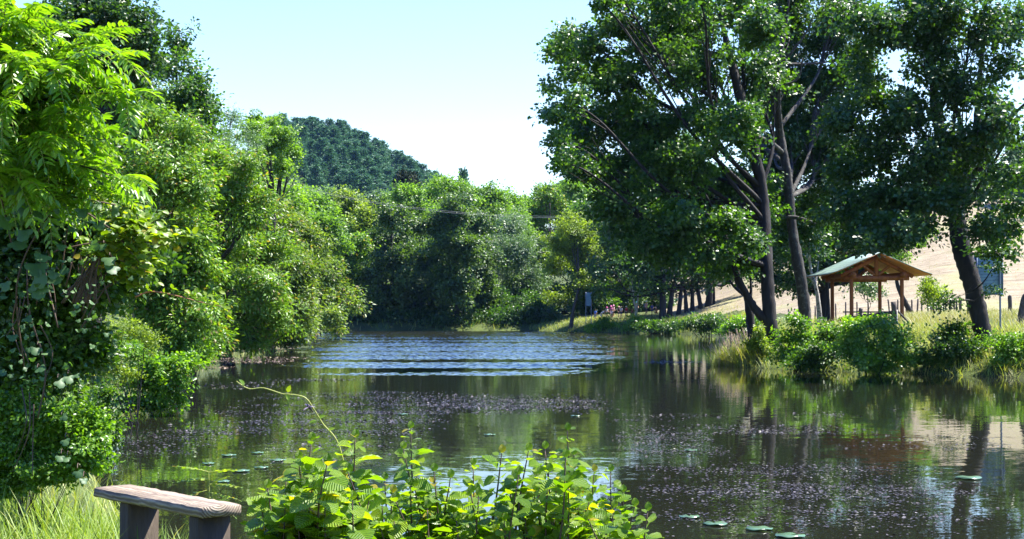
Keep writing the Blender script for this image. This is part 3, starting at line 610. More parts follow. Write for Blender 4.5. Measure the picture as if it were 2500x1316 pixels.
px_tree('willow_tree', 'bright green willow nearest the vine thicket, low branches by the water', 385, 50, [(400, 330, 85, 80), (330, 430, 80, 90), (440, 430, 80, 80), (380, 540, 110, 90), (450, 560, 70, 80), (360, 660, 100, 80), (460, 660, 80, 70), (400, 760, 100, 60), (490, 770, 70, 55), (510, 825, 50, 30), (440, 800, 70, 45), (380, 830, 60, 40)], [(400, 740), (410, 620), (404, 470)], .3, 1150, 46, .40, .175, LW, M_WILLOW, M_BARK, droop=.2)
px_tree('willow_tree', 'broad bright willow in the middle of the left bank, hanging over brown weed mats', 452, 70, [(520, 390, 60, 60), (580, 440, 75, 65), (530, 500, 90, 70), (620, 520, 70, 60), (560, 590, 100, 70), (640, 610, 75, 60), (540, 680, 90, 60), (630, 690, 90, 60), (600, 770, 95, 50), (540, 790, 60, 50), (660, 770, 60, 45), (600, 825, 70, 28), (530, 840, 46, 26)], [(500, 690), (550, 560), (565, 420)], .34, 1300, 44, .5, .21, LW, M_WILLOW, M_BARK, droop=.2)
px_tree('willow_tree', 'bushy willow whose lowest boughs dip into the water at the point of the left bank', 540, 92, [(650, 520, 60, 50), (690, 580, 65, 60), (640, 620, 70, 60), (720, 660, 60, 60), (660, 700, 80, 60), (735, 740, 48, 50), (680, 780, 75, 45), (725, 805, 40, 32), (640, 800, 45, 30), (690, 822, 50, 20), (745, 785, 20, 30)], [(610, 720), (660, 600), (670, 510)], .34, 1050, 44, .6, .26, LW, M_WIL2, M_BARK, droop=.2)
px_tree('willow_tree', 'farthest willow of the left bank, with one arching bough reaching over the pond', 700, 128, [(760, 600, 45, 50), (720, 560, 50, 50), (790, 670, 48, 45), (830, 715, 40, 26), (858, 735, 24, 18), (780, 740, 45, 40), (815, 780, 26, 24), (740, 720, 40, 50), (825, 800, 14, 10), (790, 780, 30, 25)], [(735, 720), (762, 640), (755, 570)], .3, 640, 42, .75, .34, LW, M_WIL2, M_BARK, droop=.3)
px_tree('broadleaf_tree', 'green tree filling the gap between the tall dark oak and the willows', 340, 74, [(330, 400, 90, 70), (430, 420, 80, 70), (260, 480, 90, 80), (500, 470, 60, 60), (380, 500, 90, 70), (470, 540, 80, 70), (530, 590, 70, 70), (420, 620, 80, 70), (560, 500, 60, 60), (500, 680, 80, 60)], [(345, 640), (350, 420)], .3, 820, 44, .6, .23, DIA, M_WIL2, M_BARK)
px_tree('broadleaf_tree', 'light green tree rising behind the willows, left below the robinia', 600, 106, [(590, 450, 60, 50), (650, 470, 60, 45), (700, 490, 50, 40), (560, 520, 60, 50)], [(605, 640), (615, 480)], .3, 220, 44, .7, .26, DIA, M_ASHF, M_BARK)

# ------------------------------------------------------------------ far bank
px_tree('alder_tree', 'big many stemmed alder in the middle of the far bank, foliage down to the water', 1115, 186, [(1110, 520, 60, 45), (1070, 560, 60, 50), (1150, 560, 60, 50), (1110, 610, 75, 55), (1170, 640, 55, 55), (1050, 640, 55, 60), (1120, 690, 80, 50), (1185, 700, 42, 45), (1060, 715, 50, 40), (1150, 745, 45, 30)], [(1115, 740), (1112, 640), (1110, 520)], .3, 1300, 48, .8, .31, DIAW, M_ALDER, M_BARKL)
px_tree('alder_tree', 'dark alder left of the big one on the far bank', 960, 188, [(955, 540, 45, 40), (930, 590, 45, 45), (985, 600, 42, 45), (950, 650, 65, 45), (910, 690, 45, 40), (990, 690, 45, 45), (950, 720, 60, 35)], [(960, 740), (958, 640), (955, 540)], .28, 950, 48, .8, .31, DIAW, M_ALDER, M_BARK)
px_tree('small_tree', 'light crowned small tree leaning on the grassy point', 1392, 171, [(1400, 560, 50, 40), (1440, 590, 45, 42), (1370, 600, 45, 42), (1410, 630, 60, 40), (1460, 640, 34, 36), (1350, 650, 36, 30), (1400, 535, 30, 24), (1420, 680, 36, 24)], [(1400, 755), (1412, 700), (1410, 600), (1405, 545)], .22, 560, 44, .65, .25, DIA, M_YEL, M_BARKL, flat=.5)
bg = [('ash_tree', 'tall ash behind the big alder whose light top is the highest of the middle', 1100, 214, [(1100, 455, 45, 30), (1060, 490, 50, 35), (1150, 485, 55, 40), (1100, 540, 80, 50)], M_ASHF, DIA),
      ('ash_tree', 'ash to the left of the highest one, right under the clipped dark cypress', 995, 208, [(985, 475, 36, 26), (1010, 510, 40, 36), (975, 540, 40, 40), (1000, 580, 50, 40)], M_ASHF, DIA),
      ('ash_tree', 'feathery ash sloping down to the right of the middle, beside the sky gap', 1210, 216, [(1195, 490, 45, 36), (1245, 510, 40, 38), (1210, 550, 60, 50), (1270, 560, 38, 45)], M_ASHF, DIA),
      ('willow_tree', 'silvery blue willow between the big alder and the small tree on the point', 1255, 200, [(1250, 560, 36, 45), (1235, 620, 36, 50), (1275, 620, 36, 50), (1250, 680, 50, 50), (1300, 690, 36, 45)], M_GREY, LANCE),
      ('broadleaf_tree', 'green tree right of the sky gap, behind the small tree on the point', 1345, 222, [(1330, 475, 45, 28), (1370, 500, 50, 45), (1320, 540, 40, 50), (1350, 590, 50, 50)], M_WILLOW, DIA),
      ('broadleaf_tree', 'green tree close against the left edge of the huge oak crown', 1425, 214, [(1410, 470, 40, 34), (1450, 490, 45, 45), (1480, 540, 40, 50), (1430, 540, 45, 45)], M_ASHF, DIA),
      ('broadleaf_tree', 'yellowish round tree left of the middle, crossed by the power line', 865, 204, [(860, 505, 50, 32), (835, 545, 50, 40), (895, 545, 45, 40), (860, 590, 60, 45), (890, 640, 40, 45)], M_YEL, DIA),
      ('broadleaf_tree', 'green tree directly right of the robinia, above the arching willow', 770, 176, [(760, 500, 50, 32), (740, 540, 45, 40), (800, 545, 45, 40), (770, 590, 55, 40)], M_ASHF, DIA),
      ('broadleaf_tree', 'deep green tree at the left end of the far bank, behind the arching willow', 855, 192, [(850, 610, 50, 45), (830, 660, 50, 50), (880, 670, 45, 50), (860, 720, 50, 45)], M_WILLOW, DIA),
      ('broadleaf_tree', 'shaded tree on the far bank right of the big alder', 1300, 206, [(1290, 700, 40, 40), (1320, 640, 40, 50), (1335, 710, 36, 34)], M_ALDER, DIA),
      ('broadleaf_tree', 'dark leafy tree standing close behind the narrow blue board', 1455, 188, [(1420, 610, 50, 50), (1475, 600, 55, 55), (1450, 540, 55, 50), (1500, 560, 50, 50), (1440, 670, 50, 36)], M_OAK_D, DIA),  # this tree is added to throw shade on the bank to its left
      ('broadleaf_tree', 'yellow green tree just beyond the walkers, lit above the dark copse shade', 1500, 196, [(1480, 690, 45, 34), (1520, 700, 45, 30), (1450, 660, 40, 40), (1500, 640, 50, 50)], M_YEL, DIA),
      ('broadleaf_tree', 'tree with a grey twiggy top beside the yellow one, behind the huge oak', 1560, 205, [(1550, 560, 60, 60), (1600, 610, 60, 60), (1560, 660, 60, 50), (1560, 430, 60, 60), (1640, 440, 70, 70), (1720, 460, 60, 60), (1610, 350, 60, 50), (1690, 370, 60, 50), (1660, 540, 70, 60), (1740, 550, 60, 60)], M_OAK, DIA)]
for (nm, lb, px, Y, bl, mt, tp) in bg:
    cx = np.mean([b[0] for b in bl]); ty = min(b[1] for b in bl)
    px_tree(nm, lb, px, Y, bl, [(px, 720), ((px + cx) / 2, 620), (cx, ty + 20)],   .3, 150 * len(bl), 46, .85, .34, tp, mt, M_BARK, group='trees along the far bank')
# ------------------------------------------------------------------ bushes
def bush(name, label, px, Y, bl, clumps, per, spread, size, tpl, leafm, cat='bush', group=None, stems=6, **kw):
    base = on_ground(px, Y); rb = [pxb(x, y, rx, ry, yy if yy else Y) for x, y, rx, ry, yy in [(b + (None,))[:5] for b in bl]]
    t = thing(name, label, cat, base, group); a = Acc(); C = crown_leaves(a, rb, clumps, per, spread, size, tpl, **kw)
    s = Acc(); k = Y / F
    for b, c in zip(rb, C):
        for q in c[:max(1, stems // len(rb) + 1)]:
            o = base + rng.normal(0, 6 * k, 3) * [1, 1, 0]; mid = (o + q) / 2 + rng.normal(0, 5 * k, 3)
            tube(s, [[*o, 1.6 * k * .8], [*mid, 1.1 * k * .8], [*q, .4 * k]], 5, cap=False, seg=4)
    s.build('stem', M_BARK, t, smooth=True); a.build('foliage', leafm, t)
    return t
G = 'bushes along the right bank'
bush('leafy_bush', 'round bright leafy bush at the water edge in front of the shelter', 2115, 59.5, [(2115, 850, 85, 55), (2075, 875, 50, 35), (2165, 850, 45, 50), (2125, 785, 32, 32), (2090, 815, 40, 34), (2160, 800, 38, 30), (2130, 890, 70, 25)], 230, 46, .20, .13, OVAL, M_SHRUB, group=G)
bush('leafy_bush', 'small yellow green bush between the grass tussock and the huge oak trunk', 1850, 66.5, [(1850, 825, 26, 22), (1838, 845, 22, 20), (1865, 850, 22, 26)], 60, 36, .15, .11, OVAL, M_YEL, group=G)
bush('leafy_bush', 'bush just right of the huge oak trunk, lit on its upper side', 1945, 63.5, [(1940, 830, 30, 34), (1965, 850, 36, 30), (1930, 865, 30, 26), (1950, 790, 22, 26)], 110, 40, .2, .12, OVAL, M_SHRUB, group=G)
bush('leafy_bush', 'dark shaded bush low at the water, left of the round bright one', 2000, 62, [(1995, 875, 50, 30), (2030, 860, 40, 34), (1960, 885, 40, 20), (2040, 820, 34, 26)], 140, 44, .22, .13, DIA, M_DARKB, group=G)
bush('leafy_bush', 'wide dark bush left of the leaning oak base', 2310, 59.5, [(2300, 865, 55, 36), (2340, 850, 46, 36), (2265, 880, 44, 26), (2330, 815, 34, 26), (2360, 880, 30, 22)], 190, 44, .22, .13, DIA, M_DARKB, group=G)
bush('leafy_bush', 'bright weedy bush right of the leaning oak base at the photo edge', 2470, 57.5, [(2460, 850, 44, 34), (2500, 830, 44, 36), (2440, 885, 40, 22), (2490, 885, 46, 24)], 170, 42, .2, .11, DIA, M_SHRUB, group=G)
bush('leafy_bush', 'bright bush on the bay shore behind the grass tussock', 1808, 104, [(1808, 790, 34, 22), (1785, 800, 26, 16), (1830, 795, 20, 20)], 110, 40, .26, .16, DIA, M_SHRUB, group=G)
bush('leafy_bush', 'dark low bush on the bay shore under the copse trunks', 1725, 140, [(1720, 790, 44, 16), (1680, 796, 36, 14), (1756, 792, 30, 16)], 120, 40, .4, .22, DIA, M_DARKB, group=G)
bush('leafy_bush', 'dark bush at the foot of the leftmost copse trunk', 1615, 159, [(1600, 795, 36, 14), (1640, 796, 34, 14)], 80, 40, .45, .24, DIA, M_DARKB, group=G)
bush('leafy_bush', 'bright green bush in the middle of the grassy point', 1476, 166, [(1472, 793, 20, 13), (1494, 799, 18, 9), (1455, 801, 16, 8)], 70, 36, .35, .24, DIA, M_SHRUB, group=G)
bush('leafy_bush', 'green bush at the water under the birch on the point', 1560, 163, [(1560, 790, 26, 13), (1540, 800, 26, 9), (1585, 798, 22, 9)], 80, 36, .4, .24, DIA, M_SHRUB, group=G)
for x, Y, lb in [(1440, 197, 'dark bush wall behind the blue board, left of the walkers'), (1520, 199, 'dark bush wall behind the pink hatted walkers'), (1590, 201, 'dark bush wall behind the tall adult walker')]:
    bush('dark_bush', lb, x, Y - 10, [(x, 735, 44, 26), (x + 26, 748, 36, 20), (x - 26, 748, 36, 20), (x, 700, 50, 30)], 150, 44, .6, .34, DIA, M_DARKB, group=G)  # dark leaf colour stands in for the shade behind the walkers
bush('leafy_bush', 'sunny yellow bush behind the blue board of the point', 1480, 190, [(1475, 722, 30, 22), (1505, 732, 26, 18), (1450, 738, 20, 14)], 90, 36, .5, .3, DIA, M_YEL, group=G)
bush('leafy_bush', 'sunny yellow bush behind the small tree trunk of the point', 1375, 190, [(1370, 728, 34, 22), (1345, 745, 26, 14), (1400, 735, 20, 18)], 90, 36, .5, .3, DIA, M_YEL, group=G)
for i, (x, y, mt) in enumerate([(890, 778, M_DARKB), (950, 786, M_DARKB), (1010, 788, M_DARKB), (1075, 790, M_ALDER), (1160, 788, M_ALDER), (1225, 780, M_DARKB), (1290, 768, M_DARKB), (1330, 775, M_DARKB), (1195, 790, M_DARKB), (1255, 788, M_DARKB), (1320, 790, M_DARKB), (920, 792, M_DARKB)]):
    bush('undergrowth_bush', 'one of the dark low bushes crowding the far bank under the alders', x, 184 + i % 3, [(x, y, 40, 20), (x + 22, y + 10, 30, 10), (x - 25, y + 10, 30, 10), (x + 5, y - 10, 26, 14)], 90, 40, .6, .32, DIA, M_OAK_D, group='dark undergrowth bushes on the far bank')  # leaves darkened to stand in for the shade under the alders
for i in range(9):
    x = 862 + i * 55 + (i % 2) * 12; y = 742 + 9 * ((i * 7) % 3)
    bush('shade_bush', 'one of the tall dark bushes behind the far waterline, shade put into their leaf colour', x, 190 + 2 * (i % 3), [(x, y, 38, 34), (x + 24, y + 14, 34, 30), (x - 22, y + 10, 34, 32), (x, y + 34, 46, 22)], 170, 46, .6, .32, DIA, M_OAK_D, group='tall dark bushes behind the far waterline')  # row added for the black shade along the bank, put into leaf colour
G = 'bushes on the left bank'
bush('leafy_bush', 'round leaved bush hanging over the water right of the near thicket', 400, 36, [(395, 900, 62, 50), (350, 935, 60, 50), (425, 950, 44, 36), (340, 870, 50, 40), (445, 890, 36, 26), (330, 985, 60, 30), (400, 985, 44, 24)], 260, 40, .13, .095, OVAL, M_SHRUB, group=G)
bush('leafy_bush', 'yellowish fine leaved bush above the round leaved one', 330, 33, [(300, 800, 66, 50), (260, 850, 60, 60), (350, 830, 50, 36), (290, 910, 50, 50), (240, 930, 50, 60)], 240, 46, .14, .07, LW, M_YEL, group=G)
bush('leafy_bush', 'low green bush at the waterline below the middle of the left bank', 455, 49, [(465, 850, 36, 30), (430, 850, 36, 36), (490, 875, 22, 16)], 120, 40, .18, .10, DIA, M_SHRUB, group=G)
bush('leafy_bush', 'bush between the yellowish bush and the privet, its foot in the water', 270, 24, [(250, 985, 50, 44), (265, 1040, 40, 40), (220, 1050, 50, 50), (245, 1110, 36, 34)], 170, 42, .10, .055, OVAL, M_DARKB, group=G)
bush('privet_bush', 'small leaved privet bush at the grass edge below the vines', 110, 12.0, [(60, 1010, 90, 70), (140, 1060, 80, 60), (40, 1110, 70, 60), (200, 1110, 60, 50), (120, 1150, 90, 40), (225, 1050, 36, 40), (10, 1180, 50, 40)], 950, 50, .075, .036, OVAL, M_SHRUB, group=G)

# ------------------------------------------------------------------ near thicket, vines and ash
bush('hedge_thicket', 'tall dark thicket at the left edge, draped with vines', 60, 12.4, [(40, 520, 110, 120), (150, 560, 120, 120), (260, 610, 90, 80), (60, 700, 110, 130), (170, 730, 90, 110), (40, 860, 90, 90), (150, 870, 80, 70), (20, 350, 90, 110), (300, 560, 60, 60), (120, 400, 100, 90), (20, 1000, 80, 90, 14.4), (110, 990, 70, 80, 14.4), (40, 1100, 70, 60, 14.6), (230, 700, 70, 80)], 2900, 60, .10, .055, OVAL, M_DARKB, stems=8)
M_VINE = leaf_mat('vine_leaf', (.04, .095, .032), (.07, .14, .05), (.11, .19, .07), tf=.35, rough=.5, spec=.4, clump=1.5, trans=(1.6, 1.9, .3), veins=False)
M_STEM = plain_mat('vine_stem', (.075, .048, .03), .7, .4, 9)
M_SHOOT = plain_mat('green_shoot', (.32, .34, .07), .5, .3, 12)
M_REDST = plain_mat('red_shoot', (.30, .13, .06), .5, .3, 12)
Yv = 10.6
tv = thing('climbing_vine', 'large lobed pale vine leaves hanging on the dark thicket', 'vine', on_ground(20, Yv)); a = Acc(); s = Acc()
for st in [[(60, 900), (40, 700), (100, 560), (170, 500), (260, 560), (330, 610)], [(140, 800), (110, 640), (190, 600), (300, 590), (250, 640)], [(30, 600), (10, 450), (120, 470), (280, 500)], [(60, 640), (70, 760), (110, 900), (100, 1020)]]:
    tube(s, [[*P(x + rng.normal(0, 4), y, Yv + rng.uniform(-.2, .25)), .006] for x, y in st], 5, 0, seg=6)
for k in range(9):
    x0, y0 = rng.uniform(-10, 120), rng.uniform(640, 1000); x1, y1 = x0 + rng.normal(0, 22), y0 + rng.uniform(60, 200)
    tube(s, [[*P(x0, y0, Yv + .1), .0045], [*P((x0 + x1) / 2 + rng.normal(0, 12), (y0 + y1) / 2, Yv + rng.uniform(-.1, .3)), .004], [*P(x1, y1, Yv + .1), .003]], 4, 0, seg=5)
vl = [(40, 500, 1.25), (15, 530, 1.3), (85, 640, 1.35), (70, 690, 1.3), (35, 590, 1.2), (20, 470, 1.1), (110, 625, 1.0), (60, 560, 1.1), (95, 700, 1.15), (120, 680, .9), (170, 655, .8), (135, 665, .7), (215, 600, .75), (200, 510, .8), (235, 545, .7), (265, 630, .85), (275, 650, .9), (250, 600, .6), (150, 600, .6), (180, 560, .6), (110, 530, .8), (140, 930, .75), (165, 920, .7), (90, 850, .7), (60, 780, .6), (30, 820, .6), (150, 1020, .5), (190, 1150, .65), (205, 1170, .55), (150, 1115, .55), (165, 1120, .5), (10, 690, .8), (90, 905, .7), (160, 1075, .6), (225, 500, .7), (265, 520, .6)]
n = len(vl); pos = np.array([P(x, y - 8, Yv - .28 + rng.uniform(-.12, .1)) for x, y, q in vl]); sz = np.array([.115 * q for _, _, q in vl])
ax = nrm(np.stack([rng.normal(.25, .5, n), rng.normal(-.3, .25, n), rng.normal(-.8, .3, n)], 1)); nn = nrm(np.stack([rng.normal(.2, .35, n), rng.normal(-.75, .2, n), rng.normal(.55, .25, n)], 1))
leaves(a, pos, ax - nn * np.sum(ax * nn, 1, keepdims=True), nn, sz, T_lobed())
for p_ in pos[:]: tube(s, [[*(p_ + [0, .02, 0]), .003], [*(p_ + [-.03, .14, .02]), .003], [*(p_ + [-.05, .28, -.02]), .003]], 4, seg=3)
n = 230; x = rng.uniform(-10, 300, n); y = rng.uniform(430, 930, n); k = (x < 330 - np.abs(y - 600) * .35) & (x > -20); x, y = x[k], y[k]; n = len(x)
pos = np.stack([(x - CX) / F * (Yv - .15), np.full(n, Yv - .15) + rng.normal(0, .16, n), CZ + (HY - y) / F * (Yv - .15)], 1); nn = nrm(rng.normal(0, .65, (n, 3)) + [.3, -.4, .6]); ax = rng.normal(0, .6, (n, 3)) + [.2, -.2, -.7]
leaves(a, pos, ax - nn * np.sum(ax * nn, 1, keepdims=True), nn, rng.uniform(.025, .055, n), T_lobed())
s.build('stem', M_STEM, tv, smooth=True); a.build('foliage', M_VINE, tv, smooth=True)
# bramble arms with bright young leaves
tb = thing('bramble_bush', 'arching bramble with glowing yellow green leaves on the right side of the thicket', 'bramble', on_ground(240, 11.4)); a = Acc(); s = Acc(); rd = Acc()
arms = [[(200, 760), (240, 620), (300, 560), (360, 575), (430, 580), (470, 575)], [(200, 780), (260, 640), (320, 590), (390, 600), (440, 560)], [(180, 760), (220, 650), (290, 620), (340, 640), (390, 640)], [(200, 800), (260, 700), (310, 670), (360, 690)], [(160, 700), (200, 560), (260, 510), (320, 520), (360, 540)], [(150, 660), (170, 540), (220, 500), (260, 480)], [(180, 720), (250, 600), (310, 540), (350, 560), (400, 560)], [(150, 720), (230, 660), (280, 650), (330, 700)]]
arms += [[(200 + rng.normal(0, 30), 740), (240 + rng.normal(0, 25), 640 + rng.normal(0, 30)), (300 + rng.normal(0, 30), 590 + rng.normal(0, 40)), (340 + rng.normal(0, 30), 610 + rng.normal(0, 45))] for _ in range(20)]
for arm in arms:
    Yd = 11 + rng.uniform(-.35, .35); pts = np.array([[*P(x, y, Yd), .006 - .0012 * i * .7] for i, (x, y) in enumerate(arm)]); tube(s, pts, 5, seg=6)
    pp = smooth_path(pts, 14)[18:, :3]; k = len(pp)
    for j in range(k):
        m_ = 3; d = rand_dir(m_) * [1, .7, .5] + [0, -.1, .1]; nn = nrm(rng.normal(0, .4, (m_, 3)) + [.25, -.35, .8]); ax = d - nn * np.sum(d * nn, 1, keepdims=True)
        leaves(a, np.repeat(pp[j:j + 1], m_, 0) + d * .02, ax, nn, rng.uniform(.035, .075, m_), T_oval(.36, .08))
arm = [(330, 725), (370, 712), (430, 722), (500, 740), (540, 748)]; pts = np.array([[*P(x, y, 10.8), .007 - .0012 * i] for i, (x, y) in enumerate(arm)]); tube(rd, pts, 5, seg=6)
for x, y in [(385, 690), (420, 705), (450, 708), (480, 716), (505, 722), (470, 740), (520, 736), (535, 712), (548, 752), (400, 716), (360, 706), (555, 770)]:
    p0 = P(x, y, 10.8); leaves(a, np.repeat(p0[None], 3, 0), np.array([[1, -.1, -.2], [-.2, -.2, .7], [.3, -.2, -.6]]) + rng.normal(0, .2, (3, 3)), nrm(rng.normal(0, .3, (3, 3)) + [.2, -.4, .8]), [.05, .042, .042], T_oval(.34, .08))
s.build('stem', M_STEM, tb, smooth=True); rd.build('red_shoot', M_REDST, tb, smooth=True)
M_BRAM = leaf_mat('bramble_leaf', (.06, .13, .012), (.15, .25, .02), (.29, .36, .035), tf=.5, rough=.42, spec=.4, clump=1.2, trans=(1.9, 1.8, .25), odd=((.34, .28, .04), .05))
a.build('foliage', M_BRAM, tb, smooth=True)

def compound(acc, st, base, d, length, pairs, size, tpl, droop=.35, up=(0, 0, 1.), fold=.5):
    """a feathered leaf: a drooping midrib with paired leaflets"""
    d = nrm(np.asarray(d, float)); t = np.linspace(0, 1, pairs + 2)[1:]
    side = nrm(np.cross(d, np.asarray(up, float) + rng.normal(0, .25, 3))); upn = np.cross(side, d)
    rib = base + d * length * t[:, None] - np.array([0, 0, 1.]) * droop * length * (t ** 2)[:, None]
    if st is not None: tube(st, [[*base, .0028], [*rib[len(rib) // 2], .002], [*rib[-1], .001]], 4, cap=False, seg=4)
    tan = nrm(d - np.array([0, 0, 1.]) * 2 * droop * t[:, None])
    sz = size * (.75 + .5 * np.sin(pi * t ** .8)) * rng.uniform(.85, 1.1)
    for s_ in (1, -1):
        ax = nrm(tan[:-1] * .55 + s_ * side * .8 - np.array([0, 0, fold]) * .35 + rng.normal(0, .12, (len(t) - 1, 3)))
        leaves(acc, rib[:-1], ax, nrm(upn + s_ * side * .2 + rng.normal(0, .15, (len(t) - 1, 3))), sz[:-1], tpl)
    leaves(acc, rib[-1:], tan[-1:], upn[None], sz[-1:], tpl)
M_ASH = leaf_mat('ash_leaf', (.07, .165, .014), (.14, .27, .022), (.23, .36, .035), tf=.48, rough=.3, spec=.6, clump=.9, trans=(1.7, 1.8, .25))
LNC = (lambda q: (q[0], q[1], q[2]))(T_oval(.155, .05, .14))
ta = thing('ash_tree', 'near young ash with long bright feathered leaves at the upper left edge', 'tree', on_ground(-140, 11.2)); a = Acc(); s = Acc(); tr = Acc()
g0 = on_ground(-140, 11.2)
tube(tr, [[*(g0 - [0, 0, .3]), .09], [*P(-120, 700, 11.1), .075], [*P(-70, 400, 11), .06], [*P(-30, 150, 11), .045], [*P(20, -60, 11), .03]], 8, .04)
ends = [(330, 120, 10.2), (300, 70, 10.6), (360, 215, 10.2), (250, 110, 10.), (345, 420, 10.), (300, 460, 10.3), (250, 400, 10.4), (200, 60, 10.5), (120, 30, 10.4), (60, 20, 10.2), (280, 200, 10.6), (220, 260, 10.2), (180, 160, 10.), (310, 330, 10.6), (150, 320, 10.), (90, 130, 10.), (60, 240, 10.), (110, 430, 10.1), (200, 470, 10.5), (40, 360, 10.), (20, 100, 10.2), (150, 230, 10.7), (260, 310, 10.8), (40, 180, 10.6), (90, 60, 10.8), (190, 390, 10.8)]
for i, (x, y, Yd) in enumerate(ends):
    f = np.clip((y - 40) / 420, 0, 1); a0 = P(-30 - 60 * f, 220 + 260 * f, 11.); e = P(x - 55, y + 10, Yd); mid = (a0 + e) / 2 + [0, 0, .06 + rng.normal(0, .05)]
    pts = np.array([[*a0, .016], [*mid, .010], [*e, .003]]); tube(tr, pts, 6, .02, seg=6)
    pp = smooth_path(pts, 9)[4:, :3]; dr = nrm(e - a0)
    for j, p_ in enumerate(pp):
        for s_ in (1, -1):
            d = dr * .7 + rng.normal(0, .28, 3) + s_ * np.array([.1, -.5, .28]) * rng.uniform(.5, 1.1)
            if rng.random() < .85: compound(a, s, p_, d, rng.uniform(.2, .33), int(rng.integers(5, 8)), .085, LNC, rng.uniform(.25, .6))
    compound(a, s, e, dr + [0, 0, .1], .32, 7, .09, LNC, .4)
tr.build('trunk', M_BARK, ta, smooth=True); s.build('leaf_stalk', M_SHOOT, ta); a.build('crown', M_ASH, ta, smooth=True)

# ------------------------------------------------------------------ foreground alder shrubs
M_NEAR = leaf_mat('young_alder_leaf', (.06, .15, .010), (.15, .27, .016), (.27, .37, .028), tf=.5, rough=.34, spec=.5, clump=3., trans=(1.75, 1.75, .22), odd=((.40, .33, .03), .03), veins=True)
def warp(t, fold, bend, tw):
    v = t[0].copy(); v[:, 2] += fold * np.abs(v[:, 1]) - bend * v[:, 0] ** 2 + tw * v[:, 1] * v[:, 0]; return (v, t[1], t[2])
AL0 = T_alder(); ALS = [warp(AL0, .05, 0, .15), warp(AL0, .35, .1, -.2), warp(AL0, -.2, .22, .3), warp(T_alder(8, .38), .15, -.12, -.35), warp(AL0, -.1, .35, .0)]
def alder_shrub(label, x0, x1, tops, Y0, Y1, nst, lsz, seed):
    xm = (x0 + x1) / 2; base = np.array([(xm - CX) / F * (Y0 + Y1) / 2, (Y0 + Y1) / 2, 0]); base[2] = gz(base[0], base[1])
    t = thing('alder_shrub', label, 'shrub', base); a = Acc(); s = Acc()
    tx = [q[0] for q in tops]; tyv = [q[1] for q in tops]; sel = []
    for i in range(nst):
        if i < len(tops): x, y = tops[i]; main = True
        else:
            x = rng.uniform(x0, x1); y = np.interp(x, sorted(tx), [v for _, v in sorted(zip(tx, tyv))]) + 55 + abs(rng.normal(0, 75)); main = False
        Y = rng.uniform(Y0, Y1); e = P(x, y, Y); gx_ = base[0] + (e[0] - base[0]) * .55 + rng.normal(0, .05); o = np.array([gx_, Y + rng.normal(0, .1), 0]); o[2] = gz(o[0], o[1])
        mid = (o * .5 + e * .5) + rng.normal(0, .05, 3) * [1, 1, 0]; pts = np.array([[*o, .0075], [*mid, .005], [*(mid * .35 + e * .65 + rng.normal(0, .02, 3)), .0035], [*e, .0018]]); tube(s, pts, 5, .03, seg=6)
        ln = np.linalg.norm(e - o); pp = smooth_path(pts, 40)[:, :3]; m = int(ln / .031); idx = np.linspace(len(pp) * .22, len(pp) - 1, m).astype(int); ph = rng.uniform(0, 6.28)
        q = pp[idx]; f = np.linspace(0, 1, m); an = ph + np.arange(m) * 2.5
        ax = np.stack([np.cos(an), np.sin(an), .35 + .3 * rng.random(m)], 1); nn = nrm(np.stack([rng.normal(0, .3, m), rng.normal(-.12, .3, m), np.ones(m)], 1) - .25 * ax); ax = ax - nn * np.sum(ax * nn, 1, keepdims=True)
        sz = lsz * np.where(f > .86, .35 + (1 - f) * 3.2, 1.) * rng.uniform(.65, 1.2, m)
        sta = q + nrm(ax) * .012
        kind = rng.integers(0, 5, m)
        for z_ in range(5): k_ = kind == z_; leaves(a, sta[k_], ax[k_], nn[k_], sz[k_], ALS[z_])
        leaves(a, q[-1:], np.array([[.1, -.1, 1.]]), np.array([[.3, -.9, .1]]), [.03], AL0)
    s.build('stem', M_STEM, t, smooth=True); a.build('foliage', M_NEAR, t, smooth=True, uv=True)
alder_shrub('left leafy alder shrub with the largest leaves, beside the bench', 640, 905, [(762, 1075), (868, 1068), (700, 1165), (655, 1190), (800, 1130), (850, 1150), (900, 1165), (640, 1235), (730, 1120)], 4.6, 5.3, 60, .086, 1)
alder_shrub('right leafy alder shrub spreading along the bottom middle of the photo', 900, 1590, [(1003, 1045), (985, 1095), (1385, 1050), (1330, 1095), (1400, 1110), (1155, 1135), (1225, 1105), (1450, 1150), (1490, 1150), (1548, 1235), (1290, 1100), (1060, 1150), (940, 1170), (1340, 1150), (1580, 1245), (1100, 1165), (1520, 1200)], 4.9, 6.0, 150, .064, 2)
# a hanging bramble shoot with a dragonfly
tsh = thing('bramble_shoot', 'thin yellow shoot arching up over the water, dark dragonfly sitting on it', 'shoot', on_ground(860, 5.2)); s = Acc(); a = Acc()
sh = [(862, 1240), (830, 1090), (790, 1035), (768, 1000), (745, 970), (705, 962), (690, 961), (645, 947), (615, 949), (598, 944), (578, 930)]
sp_ = np.array([[*P(x, y, 5.2), 0.003 - .00016 * i] for i, (x, y) in enumerate(sh)]); tube(s, sp_, 6, seg=5)
for x, y, dx, dz in [(778, 1020, 1, .4), (775, 1028, -.8, -.1), (700, 960, .4, -.8), (703, 958, .3, .8), (598, 940, -.3, .4), (800, 1050, .9, .3)]:
    leaves(a, [P(x, y, 5.2)], [[dx, -.2, dz]], [[.2, -.6, .7]], [.028], OVAL)
s.build('stem', M_SHOOT, tsh, smooth=True); a.build('foliage', M_BRAM, tsh)
td = thing('dragonfly', 'dark dragonfly perched on the arching yellow shoot', 'insect', P(757, 993, 5.2)); a = Acc(); b = Acc()
